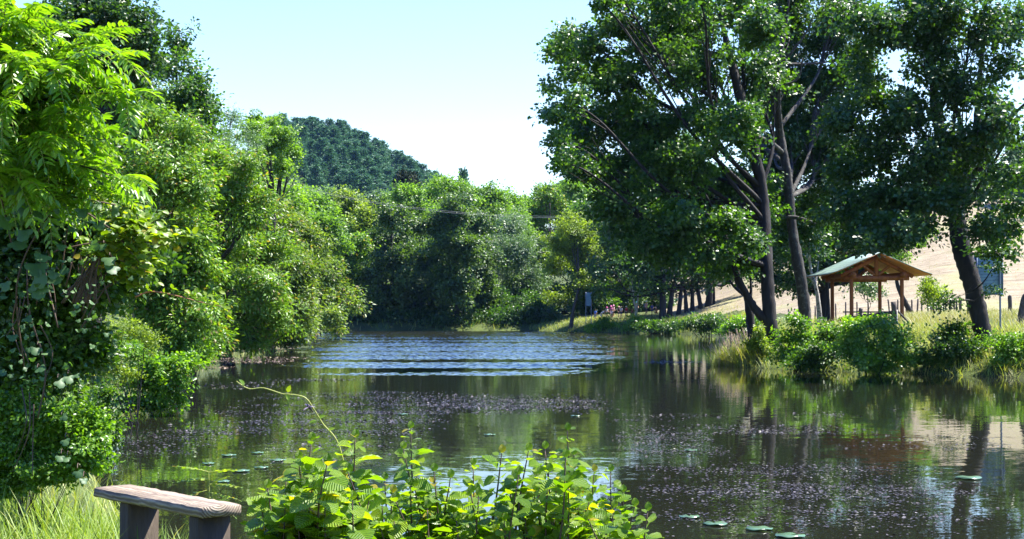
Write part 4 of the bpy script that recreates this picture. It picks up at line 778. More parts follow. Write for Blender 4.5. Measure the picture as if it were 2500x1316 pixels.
tube(a, [[*P(752, 988, 5.19), .0045], [*P(755, 992, 5.19), .0055], [*P(758, 996, 5.19), .005], [*P(761, 1000, 5.19), .0025], [*P(766, 1005, 5.19), .0018]], 8, seg=4); a.build('body', plain_mat('dark_insect', (.03, .018, .03), .35, .3, 300), td, smooth=True)
leaves(b, [P(756, 992, 5.185)] * 4, [[.9, -.6, .4], [.9, .6, -.1], [-.7, -.7, -.4], [-.6, .7, .3]], [[0, -.4, 1]] * 4, [.03] * 4, T_dia(.13, .02)); b.build('wing', plain_mat('wing_membrane', (.16, .13, .16), .25, .2, 200), td)
# small round leaved sapling behind the bench
ts = thing('robinia_sapling', 'little sapling with round paired leaflets behind the bench', 'sapling', on_ground(505, 11.1)); s = Acc(); a = Acc(); o = on_ground(505, 11.1); e = P(512, 1150, 11.1)
tube(s, [[*o, .006], [*((o + e) / 2 + [.02, 0, 0]), .004], [*e, .002]], 5); RND = T_oval(.36, .04, .05)
for x, y, dx, dz in [(512, 1168, -1, .05), (510, 1150, -.9, .3), (514, 1180, 1, .05), (512, 1152, .9, .2), (508, 1195, -.9, -.2), (512, 1200, 1, -.1), (511, 1210, .9, -.5), (509, 1215, -.8, -.3), (511, 1185, .3, .2)]:
    compound(a, s, P(x, y, 11.1), [dx, -.25, dz], .24, 6, .034, RND, .12, fold=.1)
s.build('stem', M_SHOOT, ts); a.build('foliage', M_BRAM, ts, smooth=True)

# ------------------------------------------------------------------ grass
def grass_mat(name, stops, tf=.35):
    m, nt, out = new_mat(name); g = nt.nodes.new('ShaderNodeNewGeometry'); nz = noise(nt, .25, 3)
    c = ramp(nt, math_n(nt, 'ADD', math_n(nt, 'MULTIPLY', g.outputs['Random Per Island'], .55), math_n(nt, 'MULTIPLY', nz.outputs[0], .5)), stops)
    pr = N(nt, 'BsdfPrincipled', Roughness=.5); pr.inputs['Specular IOR Level'].default_value = .35; L(nt, c, pr.inputs['Base Color'])
    tr = nt.nodes.new('ShaderNodeBsdfTranslucent'); L(nt, mixc(nt, 1., c, (1.5, 1.5, .5), 'MULTIPLY'), tr.inputs[0])
    mx = nt.nodes.new('ShaderNodeMixShader'); mx.inputs[0].default_value = tf; L(nt, pr.outputs[0], mx.inputs[1]); L(nt, tr.outputs[0], mx.inputs[2]); L(nt, mx.outputs[0], out.inputs[0]); return m
M_GN = grass_mat('near_grass', [(.1, (.08, .15, .016)), (.5, (.16, .26, .03)), (.8, (.26, .34, .05)), (1, (.40, .38, .14))])
M_GR = grass_mat('bank_grass', [(.1, (.08, .14, .018)), (.4, (.20, .27, .038)), (.7, (.34, .36, .09)), (1, (.48, .42, .2))])
M_GS = grass_mat('dry_grass', [(.1, (.15, .21, .04)), (.4, (.27, .29, .09)), (.7, (.38, .34, .16)), (1, (.48, .41, .25))], .25)
def blades(acc, X, Y, h, wid, lean=.3, c=.35):
    n = len(X); Z = ground(X, Y) - .02; a = rng.uniform(0, 2 * pi, n); ln = np.abs(rng.normal(0, lean, n))
    ax = np.stack([np.cos(a) * ln, np.sin(a) * ln, np.ones(n)], 1); nn = np.stack([-np.cos(a), -np.sin(a), ln], 1)
    V, T, Q = T_blade(1., c); V = V.copy(); V[:, 1] *= wid
    leaves(acc, np.stack([X, Y, Z], 1), ax, nn, h, (V, T, Q))
def scatter(n, x0, x1, y0, y1, dmin=0., dmax=99, fn=None):
    X = rng.uniform(x0, x1, n); Y = rng.uniform(y0, y1, n); d = lake_d(X, Y); k = (d > dmin) & (d < dmax)
    if fn is not None: k &= rng.random(n) < fn(X, Y, d)
    return X[k], Y[k]
def patchy(s): return lambda X, Y, d: np.clip(.62 + .4 * np.sin(X * s + 1.7 * np.sin(Y * s * .7)) * np.sin(Y * s * 1.1 + X * .3 * s), np.where(d < 2.5, .6, .12), 1)
a = Acc()
X, Y = scatter(15000, -5., -.6, 8.2, 14.5, .05, 99); blades(a, X, Y, rng.uniform(.10, .30, len(X)), .017, .45, .5)
X, Y = scatter(1500, -5., -.9, 8.6, 13.5, .02, 99); blades(a, X, Y, rng.uniform(.25, .55, len(X)), .011, .35, .4)
X, Y = scatter(2500, -2.6, .8, 5.5, 9.5, .0, 99); blades(a, X, Y, rng.uniform(.1, .3, len(X)), .018, .4, .5)
tag(a.build('grass', M_GN), 'fresh bright grass around the bench', 'grass', kind='stuff')
a = Acc()
X, Y = scatter(110000, 8.5, 34, 48, 78, -.15, 7, patchy(1.3)); blades(a, X, Y, rng.uniform(.22, .6, len(X)), .02, .4, .55)
X, Y = scatter(14000, 9, 24, 68, 140, .0, 6, patchy(.6)); blades(a, X, Y, rng.uniform(.4, .8, len(X)), .03, .35, .5)
X, Y = scatter(30000, 2, 24, 152, 182, .0, 5, patchy(.7)); blades(a, X, Y, rng.uniform(.25, .5, len(X)), .04, .35, .5)
X, Y = scatter(1200, -24, 0, 176, 190, .0, 3); blades(a, X, Y, rng.uniform(.4, .9, len(X)), .04, .35, .5)
X, Y = scatter(14000, -22, -8, 32, 125, .0, 2.2, patchy(.9)); blades(a, X, Y, rng.uniform(.3, .8, len(X)), .022, .45, .6)
X, Y = scatter(6000, -12, -3, 14, 34, .0, 1.5, patchy(.9)); blades(a, X, Y, rng.uniform(.2, .6, len(X)), .014, .45, .6)
tag(a.build('bank_grass', M_GR), 'rank green grass fringing the pond banks', 'grass', kind='stuff')
a = Acc()
X, Y = scatter(70000, 12, 40, 58, 112, 4., 60, patchy(.9)); blades(a, X, Y, rng.uniform(.25, .6, len(X)), .02, .35, .4)
X, Y = scatter(14000, 5, 24, 160, 178, 2.5, 9, patchy(.5)); blades(a, X, Y, rng.uniform(.15, .35, len(X)), .04, .3, .4)
X, Y = scatter(14000, 14, 60, 100, 135, 4., 60, patchy(.5)); blades(a, X, Y, rng.uniform(.15, .35, len(X)), .03, .3, .4)
X, Y = scatter(16000, 17, 75, 118, 205, 6, 99, patchy(.35)); blades(a, X, Y, rng.uniform(.08, .24, len(X)), .09, .5, .4)
tag(a.build('meadow_grass', M_GS), 'tall dry meadow grass behind the right bank', 'grass', kind='stuff')
# the tussock with pinkish seed heads on the right bank
c0 = on_ground(1790, 67.6); tt = thing('grass_tussock', 'sunlit grass tussock with pinkish seed heads at the tip of the right bank', 'grass tussock', c0); a = Acc(); b = Acc()
n = 2600; X = c0[0] + rng.normal(0, .55, n); Y = c0[1] + rng.normal(0, .7, n); k = lake_d(X, Y) > -.25; X, Y = X[k], Y[k]; blades(a, X, Y, rng.uniform(.45, 1.15, len(X)), .014, .5, .55); a.build('blade_mass', M_GR, tt)
n = 110; X = c0[0] + rng.normal(-.1, .55, n); Y = c0[1] + rng.normal(0, .6, n); Z = np.maximum(ground(X, Y), 0)
for x, y, z in zip(X, Y, Z):
    h = rng.uniform(.9, 1.45); dx, dy = rng.normal(-.1, .16), rng.normal(-.05, .12); tube(b, [[x, y, z, .004], [x + dx * .4, y + dy * .4, z + h * .6, .004], [x + dx, y + dy, z + h * .84, .012], [x + dx * 1.2, y + dy * 1.2, z + h, .004]], 4, seg=3)
b.build('plume_spray', plain_mat('seed_head', (.46, .34, .25), .8, .25, 8), tt)
# ------------------------------------------------------------------ bench
m, nt, out = new_mat('weathered_plank')
tc = nt.nodes.new('ShaderNodeTexCoord'); mp = nt.nodes.new('ShaderNodeMapping'); L(nt, tc.outputs['Object'], mp.inputs[0])
nz = noise(nt, 3., 4, .6, vec=mp.outputs[0], sc3=(.35, 4, 4))
sp = nt.nodes.new('ShaderNodeSeparateXYZ'); L(nt, mp.outputs[0], sp.inputs[0])
rad = math_n(nt, 'POWER', math_n(nt, 'ADD', math_n(nt, 'POWER', math_n(nt, 'ADD', sp.outputs[1], .02), 2.), math_n(nt, 'POWER', math_n(nt, 'SUBTRACT', sp.outputs[2], .075), 2.)), .5)
ring = math_n(nt, 'SINE', math_n(nt, 'ADD', math_n(nt, 'MULTIPLY', rad, 420.), math_n(nt, 'MULTIPLY', nz.outputs[0], 7.)))
gr = math_n(nt, 'ADD', math_n(nt, 'MULTIPLY', ring, .22), nz.outputs[0])
n2 = noise(nt, 18., 4, .7, vec=mp.outputs[0], sc3=(.25, 2, 2))
c = ramp(nt, gr, [(.2, (.09, .066, .042)), (.5, (.23, .18, .12)), (.8, (.37, .31, .225))]); c = mixc(nt, ramp(nt, n2.outputs[0], [(.35, (.75, .75, .75)), (.55, (0, 0, 0))]), c, (.12, .085, .07))
pr = N(nt, 'BsdfPrincipled', Roughness=.7); pr.inputs['Specular IOR Level'].default_value = .35; L(nt, c, pr.inputs['Base Color'])
bn = nt.nodes.new('ShaderNodeBump'); bn.inputs['Strength'].default_value = .7; bn.inputs['Distance'].default_value = .006; L(nt, gr, bn.inputs['Height']); L(nt, bn.outputs[0], pr.inputs['Normal']); L(nt, pr.outputs[0], out.inputs[0]); M_PLANK = m
M_LEGW = bark_mat('bench_leg_wood', (.032, .023, .014), (.092, .066, .042), 9.)
A_, D_ = np.array([-2.70, 9.88]), np.array([-1.80, 8.86]); u2 = (D_ - A_); Ln = np.linalg.norm(u2); u2 /= Ln; v2 = np.array([-u2[1], u2[0]]); Wd = .265; zt = 1.352
ctr = (A_ + D_) / 2 + v2 * Wd / 2; zg = gz(ctr[0], ctr[1])
tb = thing('wooden_bench', 'rustic plank bench on two block legs in the grass by the water', 'bench', (ctr[0], ctr[1], zg)); tb.rotation_euler = (0, 0, math.atan2(u2[1], u2[0]))
def plank(name, lx, ly, z0, z1, mat, cx=0., seed=0, par=None, jit=.004, cy_=0.):
    g = np.random.default_rng(seed); nx_ = 24; xs = np.linspace(-lx / 2, lx / 2, nx_)
    prof = np.array([(-ly / 2, z0 + .008), (-ly / 2 + .008, z0), (ly / 2 - .008, z0), (ly / 2, z0 + .008), (ly / 2, z1 - .012), (ly / 2 - .012, z1), (0, z1 + .002), (-ly / 2 + .012, z1), (-ly / 2, z1 - .012)])
    k = len(prof); v = np.zeros((nx_, k, 3)); v[..., 0] = xs[:, None]; v[..., 1] = prof[None, :, 0]; v[..., 2] = prof[None, :, 1]
    v += g.normal(0, jit, v.shape) * [0, .6, .5]; v[0, :, 0] += g.normal(0, .003, k)
    i = np.arange(nx_ - 1)[:, None] * k; j = np.arange(k)[None]; jn = (j + 1) % k; q = np.stack([i + j, i + k + j, i + k + jn, i + jn], -1).reshape(-1, 4)
    v = v.reshape(-1, 3); n0 = len(v); v = np.vstack([v, v[:k].mean(0), v[-k:].mean(0)]); jj = np.arange(k); jn = (jj + 1) % k
    t = np.vstack([np.stack([0 * jj + n0, jj, jn], 1), np.stack([0 * jj + n0 + 1, (nx_ - 1) * k + jn, (nx_ - 1) * k + jj], 1)])
    ac = Acc(); ac.add(v + [cx, cy_, 0], t, q); o = bpy.data.objects.new(name, ac.mesh(name, mat)); COL.objects.link(o); o.parent = par; return o
h = zt - zg
# the seat's object origin sits at mid thickness so that the growth rings bend round the heart of the log
seat = plank('seat', Ln, Wd, -.031, .031, M_PLANK, par=tb, seed=3); seat.location = (0, 0, h - .031)
for cx in (-Ln / 2 + .36, Ln / 2 - .13):
    lg = plank('leg', .11, .215, -.25, h - .064, M_LEGW, par=tb, seed=5, jit=.002, cx=cx)

# ------------------------------------------------------------------ shelter
M_LOG = bark_mat('oiled_log', (.16, .05, .016), (.38, .135, .035), 7., stretch=.1)
M_DECK = plain_mat('pine_boarding', (.62, .24, .07), .6, .25, 9, stretch=(3, .25, 1))
m, nt, out = new_mat('roof_felt')
tc = nt.nodes.new('ShaderNodeTexCoord'); sp = nt.nodes.new('ShaderNodeSeparateXYZ'); L(nt, tc.outputs['Object'], sp.inputs[0])
ln = math_n(nt, 'LESS_THAN', math_n(nt, 'FRACT', math_n(nt, 'MULTIPLY', sp.outputs[0], 3.1)), .10); n1 = noise(nt, 3., 4)
c = mixc(nt, ln, ramp(nt, n1.outputs[0], [(.3, (.11, .18, .145)), (.7, (.18, .26, .215))]), (.06, .09, .08))
pr = N(nt, 'BsdfPrincipled', Roughness=.6); L(nt, c, pr.inputs['Base Color']); L(nt, pr.outputs[0], out.inputs[0]); M_FELT = m
sx, sy = 17.95, 77.2; zg = gz(sx, sy); ts = thing('picnic_shelter', 'open log shelter with a pale green felt roof on the right bank', 'shelter', (sx, sy, zg))
def logs(name, p, q, r, mat=M_LOG, par=None, sides=12):
    ac = Acc(); tube(ac, [[*p, r], [*((np.array(p) + q) / 2), r * .98], [*q, r * .96]], sides, .015, seg=3); o = bpy.data.objects.new(name, ac.mesh(name, mat, smooth=True)); COL.objects.link(o); o.parent = par; return o
hw, y0, y1 = 1.24, -2.2, 2.3; ze = 2.62; rz = 3.58 ; ew = 2.55
for x in (-hw, hw):
    for y in (y0, y1): logs('post', (x, y, -.4), (x, y, ze - .17), .10, par=ts)
    logs('wall_plate', (x, y0 - .55, ze - .05), (x, y1 + .55, ze - .05), .13, par=ts)
for y in (y0 + .02, y1 - .02):
    logs('tie_beam', (-hw - .35, y, ze - .2), (hw + .35, y, ze - .2), .125, par=ts)
    logs('king_post', (0, y, ze - .1), (0, y, rz - .08), .11, par=ts)
    for s_ in (-1, 1):
        logs('rafter', (s_ * (hw + .55), y, ze + (rz - ze) * (1 - (hw + .55) / ew) - .42), (0, y, rz - .17), .10, par=ts)
        logs('brace', (s_ * .1, y, ze - .05), (s_ * .75, y, ze + .48), .075, par=ts)
logs('ridge_beam', (0, y0 - .6, rz - .12), (0, y1 + .6, rz - .12), .11, par=ts)
for s_ in (-1, 1):                                    # the two slopes: felt on boards, kicked up a little at the eaves
    xs = np.array([0, .8, 1.6, 2.15, 2.55]); zs = rz + .02 - (xs / ew) * 1.12 + np.array([0, 0, 0, .015, .06]); xs = xs * s_; k = 5
    def sheet(name, off, th, yy0, yy1, mat, par):
        ac = Acc(); V_ = []
        for y in (yy0, yy1):
            for dz in (0, th):
                for x, z in zip(xs, zs): V_.append((x, y, z + off + dz))
        q = []
        for i in range(k - 1):
            q += [[i, i + 1, 2 * k + i + 1, 2 * k + i], [k + i, 3 * k + i, 3 * k + i + 1, k + i + 1], [i, k + i, k + i + 1, i + 1], [2 * k + i, 2 * k + i + 1, 3 * k + i + 1, 3 * k + i]]
        q += [[0, 2 * k, 3 * k, k], [k - 1, 2 * k - 1, 4 * k - 1, 3 * k - 1]]
        ac.add(V_, None, q); o = bpy.data.objects.new(name, ac.mesh(name, mat)); COL.objects.link(o); o.parent = par; return o
    rf = sheet('roof_slope', .03, .035, y0 - .75, y1 + .75, M_FELT, ts); sheet('board_lining', .0, .027, y0 - .72, y1 + .72, M_DECK, rf)
# rails and picnic table below the roof
M_GREYW = plain_mat('grey_wood', (.17, .13, .10), .8, .35, 8, stretch=(.4, 3, 3))
tp = thing('picnic_table', 'long plank table with benches standing under the shelter roof', 'table', (sx - .1, sy - .2, gz(sx - .1, sy - .2)))
def bx(name, c, hx, hy, hz, mat, par):
    ac = Acc(); box(ac, c, (hx, 0, 0), (0, hy, 0), (0, 0, hz)); o = bpy.data.objects.new(name, ac.mesh(name, mat)); COL.objects.link(o); o.parent = par
    bv = o.modifiers.new('bevel', 'BEVEL'); bv.width = min(hx, hy, hz) * .25; bv.segments = 2; return o
bx('table_top', (0, 0, .74), 1.05, .38, .035, M_GREYW, tp)
for s_ in (-1, 1):
    bx('bench_seat', (0, s_ * .72, .43), 1.05, .14, .03, M_GREYW, tp); 
    bx('crossbar', (s_ * .75, 0, .37), .035, .8, .045, M_GREYW, tp)
    for q in (-1, 1):
        ac = Acc(); tube(ac, [[s_ * .75 + .04 * q, q * .62, -.05, .045], [s_ * .75 + .04 * q, q * .2, .70, .045]], 6); o = bpy.data.objects.new('leg', ac.mesh('leg', M_GREYW)); COL.objects.link(o); o.parent = tp
tr_ = thing('log_rail', 'low dark log rail crossing behind the round bush, in front of the shelter', 'rail', on_ground(2120, 74.0))
o0 = np.array(tr_.location)
def rp(px, z): c = np.array([(px - CX) / F * 74, 74, 0]); c[2] = gz(c[0], 74) + z; return c - o0
for px in (2052, 2110, 2178): logs('rail_post', rp(px, -.3), rp(px, .62), .08, M_BARK, tr_, 8)
logs('top_rail', rp(2046, .52), rp(2186, .55), .075, M_BARK, tr_, 8)

# ------------------------------------------------------------------ fences
M_POST = bark_mat('old_post', (.045, .035, .028), (.16, .13, .105), 10.)
def stake(par, px, Y, h, r, lean=0., base=None):
    b = on_ground(px, Y); o0 = np.array(par.location); ac = Acc(); tube(ac, [[*(b - [0, 0, .3] - o0), r * 1.05], [*(b + [lean * .5, 0, h * .5] - o0), r], [*(b + [lean, .02, h] - o0), r * .9]], 7, .05, seg=3)
    o = bpy.data.objects.new('post', ac.mesh('post', M_POST)); COL.objects.link(o); o.parent = par; return b + [lean, .02, h]
tf = thing('wire_fence', 'thin post and wire fence along the foot of the hay field', 'fence', on_ground(2060, 122)); tops = []
for px, Y, ln_ in [(1782, 138, .05), (1850, 134, 0), (1925, 131, 0), (1990, 128, 0), (2040, 126, 0), (2064, 124, .02), (2092, 122, 0), (2120, 120, -.03), (2150, 118, 0), (2172, 116, -.12), (2191, 115, .03), (2212, 114, .02), (2226, 113.5, 0), (2238, 113, .1), (2250, 112, 0)]:
    tops.append(stake(tf, px, Y, 1.25 + .1 * rng.random(), .065, ln_))
ac = Acc()
for fz in (.35, .75, 1.1):
    for p_, q_ in zip(tops[:-1], tops[1:]): o0 = np.array(tf.location); d0 = np.array([0, 0, 1.2 - fz]); tube(ac, [[*(p_ - d0 - o0), .006], [*((p_ + q_) / 2 - d0 - o0 - [0, 0, .03]), .006], [*(q_ - d0 - o0), .006]], 4, seg=2)
o = bpy.data.objects.new('wire', ac.mesh('wire', plain_mat('galvanised', (.3, .3, .3), .5, .2, 5, metal=.6))); COL.objects.link(o); o.parent = tf
tf = thing('paling_fence', 'short run of close set wooden pales right of the shelter', 'fence', on_ground(2305, 108))
for i in range(14): stake(tf, 2266 + i * 6.2 + rng.normal(0, 1.4), 109 - i * .3, 1.15 + rng.normal(0, .1), .062, rng.normal(0, .06))
ac = Acc(); o0 = np.array(tf.location); tube(ac, [[*(on_ground(2262, 109.2) + [0, .1, .8] - o0), .03], [*(on_ground(2350, 104.6) + [0, .1, .8] - o0), .03]], 5, seg=2); o = bpy.data.objects.new('pale_rail', ac.mesh('pale_rail', M_POST)); COL.objects.link(o); o.parent = tf
def lone(label, px, Y, h, r, lean, name='fence_post'):
    b = on_ground(px, Y); ac = Acc(); tube(ac, [[*(b - [0, 0, .3]), r * 1.08], [*(b + [lean * .5, 0, h * .55]), r], [*(b + [lean, 0, h * .96]), r * .94], [*(b + [lean * 1.1, 0, h]), r * .5]], 9, .05, seg=3)
    return tag(ac.build(name, M_POST, origin=tuple(b)), label, 'post')
lone('weathered fence post right of the blue board', 2466, 80, 1.15, .11, -.02)
lone('stout leaning post cut by the right edge of the photo', 2489, 66, 1.25, .15, .25)
lone('dark leaning post seen between the posts of the shelter', 2097, 86, 1.05, .12, .1)
lone('dark post half hidden behind the leaning oak trunk', 2367, 74, 1.2, .12, 0.)
tk = thing('braced_post', 'short corner post propped by two leaning poles right of the shelter', 'post', on_ground(2188, 68)); o0 = np.array(tk.location)
logs('post', (0, 0, -.3), (-.12, 0, 1.22), .13, M_POST, tk, 9); logs('prop', (.75, -.5, -.05), (.02, -.1, .82), .045, M_BARKL, tk, 6); logs('prop', (-.12, -.6, -.1), (.0, -.12, .85), .03, M_BIRCH, tk, 6)

# ------------------------------------------------------------------ information boards
M_STEEL = plain_mat('painted_steel', (.16, .20, .26), .45, .15, 3, metal=.3); M_BLUE = plain_mat('board_panel', (.17, .30, .36), .5, .12, 2); M_INK = plain_mat('board_print', (.05, .10, .17), .6, .1, 2); M_FRM = plain_mat('board_frame', (.07, .13, .22), .5, .15, 3)
def board(label, pxl, pxr, ytop, ybot, Y, post_px, slant, nlines):
    xl, xr = (pxl - CX) / F * Y, (pxr - CX) / F * Y; zt_, zb = P(0, ytop, Y)[2], P(0, ybot, Y)[2]; xc = (xl + xr) / 2; g = gz(xc, Y)
    t = thing('information_board', label, 'sign', (xc, Y, g)); zt_ -= g; zb -= g; hx, hz = (xr - xl) / 2, (zt_ - zb) / 2
    pn = bx('panel', (0, 0, zb + hz), hx, .022, hz, M_BLUE, t)
    fr = Acc(); f = .035
    for c, a_, b_ in [((0, 0, zt_), hx + f, f), ((0, 0, zb), hx + f, f)]: box(fr, c, (a_, 0, 0), (0, .03, 0), (0, 0, b_))
    for x in (-hx, hx): box(fr, (x, -.002, zb + hz), (f, 0, 0), (0, .033, 0), (0, 0, hz - f - .002))
    o = bpy.data.objects.new('frame', fr.mesh('frame', M_FRM)); COL.objects.link(o); o.parent = t
    for p in post_px: x = (p - CX) / F * Y - xc; logs('post', (x, -.075, -.3), (x, -.075, zt_ + .03), .04, M_STEEL, t, 10)
    tx = Acc(); g_ = np.random.default_rng(nlines)       # rows of small unreadable print
    for i in range(nlines):
        z = zt_ - hz * 2 * (.16 + .74 * i / nlines); x = -hx * .78; end = hx * (.75 if i % 4 != 3 else .2)
        while x < end:
            w_ = hx * g_.uniform(.03, .13); box(tx, (x + w_ / 2, -.0245, z + slant * (x / hx) * hz * .04), (w_ / 2, 0, slant * w_ / 2 * .06), (0, .002, 0), (0, 0, hz * .013 * g_.uniform(.7, 1.5))); x += w_ + hx * .035
    o = bpy.data.objects.new('printed_text', tx.mesh('printed_text', M_INK)); COL.objects.link(o); o.parent = pn
    return t
board('large blue grey information board on steel posts right of the leaning oak', 2380, 2447, 622, 718, 62.5, (2384, 2440), 1., 9)
board('narrow blue information board standing on the grassy point', 1430, 1443.5, 714, 747, 170, (1430.3, 1443.2), 1., 10)

# ------------------------------------------------------------------ walkers on the point
M_SKIN = plain_mat('skin', (.50, .29, .20), .6, .1, 8)
CM = {}
def cloth(c):
    if c not in CM: CM[c] = plain_mat('cloth_%d' % len(CM), c, .85, .12, 12)
    return CM[c]
def skin_obj(name, pts, edges, mat, par, root=0, sub=1):
    me = bpy.data.meshes.new(name); me.from_pydata([p[:3] for p in pts], edges, []); o = bpy.data.objects.new(name, me); COL.objects.link(o); o.parent = par
    sk = o.modifiers.new('skin', 'SKIN'); sk.use_smooth_shade = True
    for i, p in enumerate(pts):
        d = me.skin_vertices[0].data[i]; r = p[3]; d.radius = (r, r if len(p) < 5 else p[4]); d.use_root = (i == root)
    ss = o.modifiers.new('sub', 'SUBSURF'); ss.levels = ss.render_levels = sub; me.materials.append(mat); return o
def person(label, px, Y, h, pose, shirt, legsc, hat=None, hair=(.06, .035, .02), pack=None, rot=0., skirt=False):
    b = on_ground(px, Y); t = thing('person', label, 'person', b, 'walkers on the grassy point'); t.rotation_euler = (0, 0, rot); t.scale = (h, h, h)
    if pose == 'bend': hip, ch, nk, hd, hf = (0, .04, .50), (0, -.13, .66), (0, -.20, .72), (0, -.27, .76), -1; wr = [(-.08, -.30, .42), (.08, -.30, .42)]; el = [(-.11, -.22, .56), (.11, -.22, .56)]; kn, an = [(-.06, .0, .27), (.06, .0, .27)], [(-.06, .04, .03), (.06, .04, .03)]
    elif pose == 'crouch': hip, ch, nk, hd, hf = (0, .08, .20), (0, .0, .42), (0, -.03, .50), (0, -.05, .59), -1; wr = [(-.08, -.24, .25), (.08, -.24, .25)]; el = [(-.14, -.08, .32), (.14, -.08, .32)]; kn, an = [(-.08, -.17, .26), (.08, -.17, .26)], [(-.07, .02, .03), (.07, .02, .03)]
    elif pose == 'walk': hip, ch, nk, hd, hf = (0, 0, .52), (0, -.01, .73), (0, -.01, .82), (0, -.02, .91), -1; wr = [(-.13, -.10, .50), (.13, .08, .48)]; el = [(-.14, .0, .62), (.14, .05, .62)]; kn, an = [(-.05, -.09, .29), (.05, .03, .28)], [(-.05, -.08, .03), (.05, .14, .05)]
    else: hip, ch, nk, hd, hf = (0, 0, .52), (0, 0, .73), (0, 0, .82), (0, -.01, .91), -1; wr = [(-.12, -.06, .49), (.12, -.10, .56)]; el = [(-.145, .02, .62), (.145, .02, .63)]; kn, an = [(-.05, -.01, .28), (.055, .0, .28)], [(-.055, .01, .03), (.06, .01, .03)]
    A3 = np.array; hip, ch, nk, hd = map(A3, (hip, ch, nk, hd)); up = nrm(nk - ch)
    sh = [ch + up * .055 + A3([-.095, 0, 0]), ch + up * .055 + A3([.095, 0, 0])]
    pts = [(*hip, .07, .055), (*((hip + ch) / 2), .065, .05), (*ch, .08, .055), (*nk, .03), (*(hd - up * .03), .045), (*(hd + up * .02), .058), (*(hd + up * .06), .04), (*(hd + A3([0, -.062, -.005])), .008)]
    ed = [(0, 1), (1, 2), (2, 3), (3, 4), (4, 5), (5, 6), (5, 7)]
    for s_ in (0, 1):
        sg = -1 if s_ == 0 else 1; i = len(pts); e_, w_ = A3(el[s_]), A3(wr[s_]); f = nrm(w_ - e_)
        pts += [(*sh[s_], .036), (*e_, .024), (*w_, .017), (*(w_ + f * .03), .02, .011)]; ed += [(2, i), (i, i + 1), (i + 1, i + 2), (i + 2, i + 3)]
        for q in range(4): pts.append((*(w_ + f * (.075 - .006 * abs(q - 1.3)) + A3([0, (q - 1.5) * .011, -.003 * q])), .0042)); ed.append((i + 3, len(pts) - 1))
        pts.append((*(w_ + f * .035 + A3([-sg * .012, -.024, 0])), .005)); ed.append((i + 2, len(pts) - 1))
        j = len(pts); k_, a_ = A3(kn[s_]), A3(an[s_]); pts += [(*(hip + A3([sg * .05, 0, -.035])), .052), (*k_, .036), (*a_, .022), (*(a_ + A3([0, -.085, -.012])), .018)]; ed += [(0, j), (j, j + 1), (j + 1, j + 2), (j + 2, j + 3)]
    skin_obj('body', pts, ed, M_SKIN, t)
    sp_ = [(*(hip + up * .0), .084, .068), (*((hip + ch) / 2), .08, .064), (*ch, .094, .068), (*(nk - up * .025), .045)]; se = [(0, 1), (1, 2), (2, 3)]
    for s_ in (0, 1): i = len(sp_); sp_ += [(*sh[s_], .048), (*(sh[s_] * .35 + A3(el[s_]) * .65), .036)]; se += [(2, i), (i, i + 1)]
    skin_obj('shirt', sp_, se, cloth(shirt), t)
    lp = [(*(hip + [0, 0, .02]), .088, .072)]; le = []
    if skirt: lp += [(*(hip + [0, 0, -.08]), .10, .09), (*(hip + [0, 0, -.2]), .115, .10)]; le = [(0, 1), (1, 2)]
    else:
        for s_ in (0, 1): sg = -1 if s_ == 0 else 1; i = len(lp); k_ = A3(kn[s_]); lp += [(*(hip + A3([sg * .05, 0, -.04])), .064), (*(k_ + [0, 0, .03]), .05)]; le += [(0, i), (i, i + 1)]
    skin_obj('skirt' if skirt else 'shorts', lp, le, cloth(legsc), t)
    def dome(name, r, zsc, brim, mat, cz):
        ac = Acc(); rings = [(r * cos(a), r * zsc * sin(a)) for a in np.linspace(pi / 2 - .02, 0, 7)]; 
        if brim: rings += [(brim, -.012), (brim, -.018), (r * .9, -.008)]
        k = 14; an_ = np.arange(k) / k * 2 * pi; V_ = np.array([[rr * cos(x), rr * sin(x), zz] for rr, zz in rings for x in an_]); q = [[i * k + j, (i + 1) * k + j, (i + 1) * k + (j + 1) % k, i * k + (j + 1) % k] for i in range(len(rings) - 1) for j in range(k)]
        ac.add(V_ + (hd + up * cz), None, q); o = bpy.data.objects.new(name, ac.mesh(name, mat, smooth=True)); COL.objects.link(o); o.parent = t
    dome('hair', .062, 1.15, 0, cloth(hair), .012)
    if hat: dome('hat', .068, 1.0, .115, cloth(hat), .03)
    if pack:
        ac = Acc(); c = (hip + ch) / 2 + A3([0, .115, .05]); box(ac, c, (.075, 0, 0), (0, .045, 0), (0, 0, .12)); o = bpy.data.objects.new('backpack', ac.mesh('backpack', cloth(pack))); COL.objects.link(o); o.parent = t
        bv = o.modifiers.new('bevel', 'BEVEL'); bv.width = .03; bv.segments = 3
    return t
PK, WH, NV, BL, DK, RD, CR = (.72, .16, .40), (.78, .74, .72), (.03, .04, .10), (.10, .22, .66), (.02, .02, .028), (.42, .03, .05), (.66, .52, .38)
person('person in a plain blue tee shirt standing right beside the narrow blue board', 1453.5, 172, 1.32, 'stand', BL, (.35, .38, .5), rot=2.6)
person('person in a white top bending over in the grass, tan hair', 1468, 171, 1.5, 'bend', WH, WH, hair=(.35, .22, .12), rot=1.5)
person('child in a white shirt and small pink hat left of the pink group', 1481.5, 173.5, 1.3, 'stand', (.7, .68, .72), DK, PK, rot=.4)
person('child in a full pink outfit and wide pink hat, tallest of the pink group', 1491.5, 173, 1.42, 'walk', PK, (.75, .45, .55), (.8, .22, .5), rot=.3)
person('child in a white pink dress and pink hat before the tallest pink one', 1493.5, 171, 1.15, 'stand', (.78, .6, .66), (.6, .1, .32), PK, rot=-.3, skirt=True)
person('person in a pinkish shirt holding a stick behind the pink group', 1497.5, 174, 1.4, 'stand', (.62, .36, .42), DK, (.75, .3, .5), rot=.8)
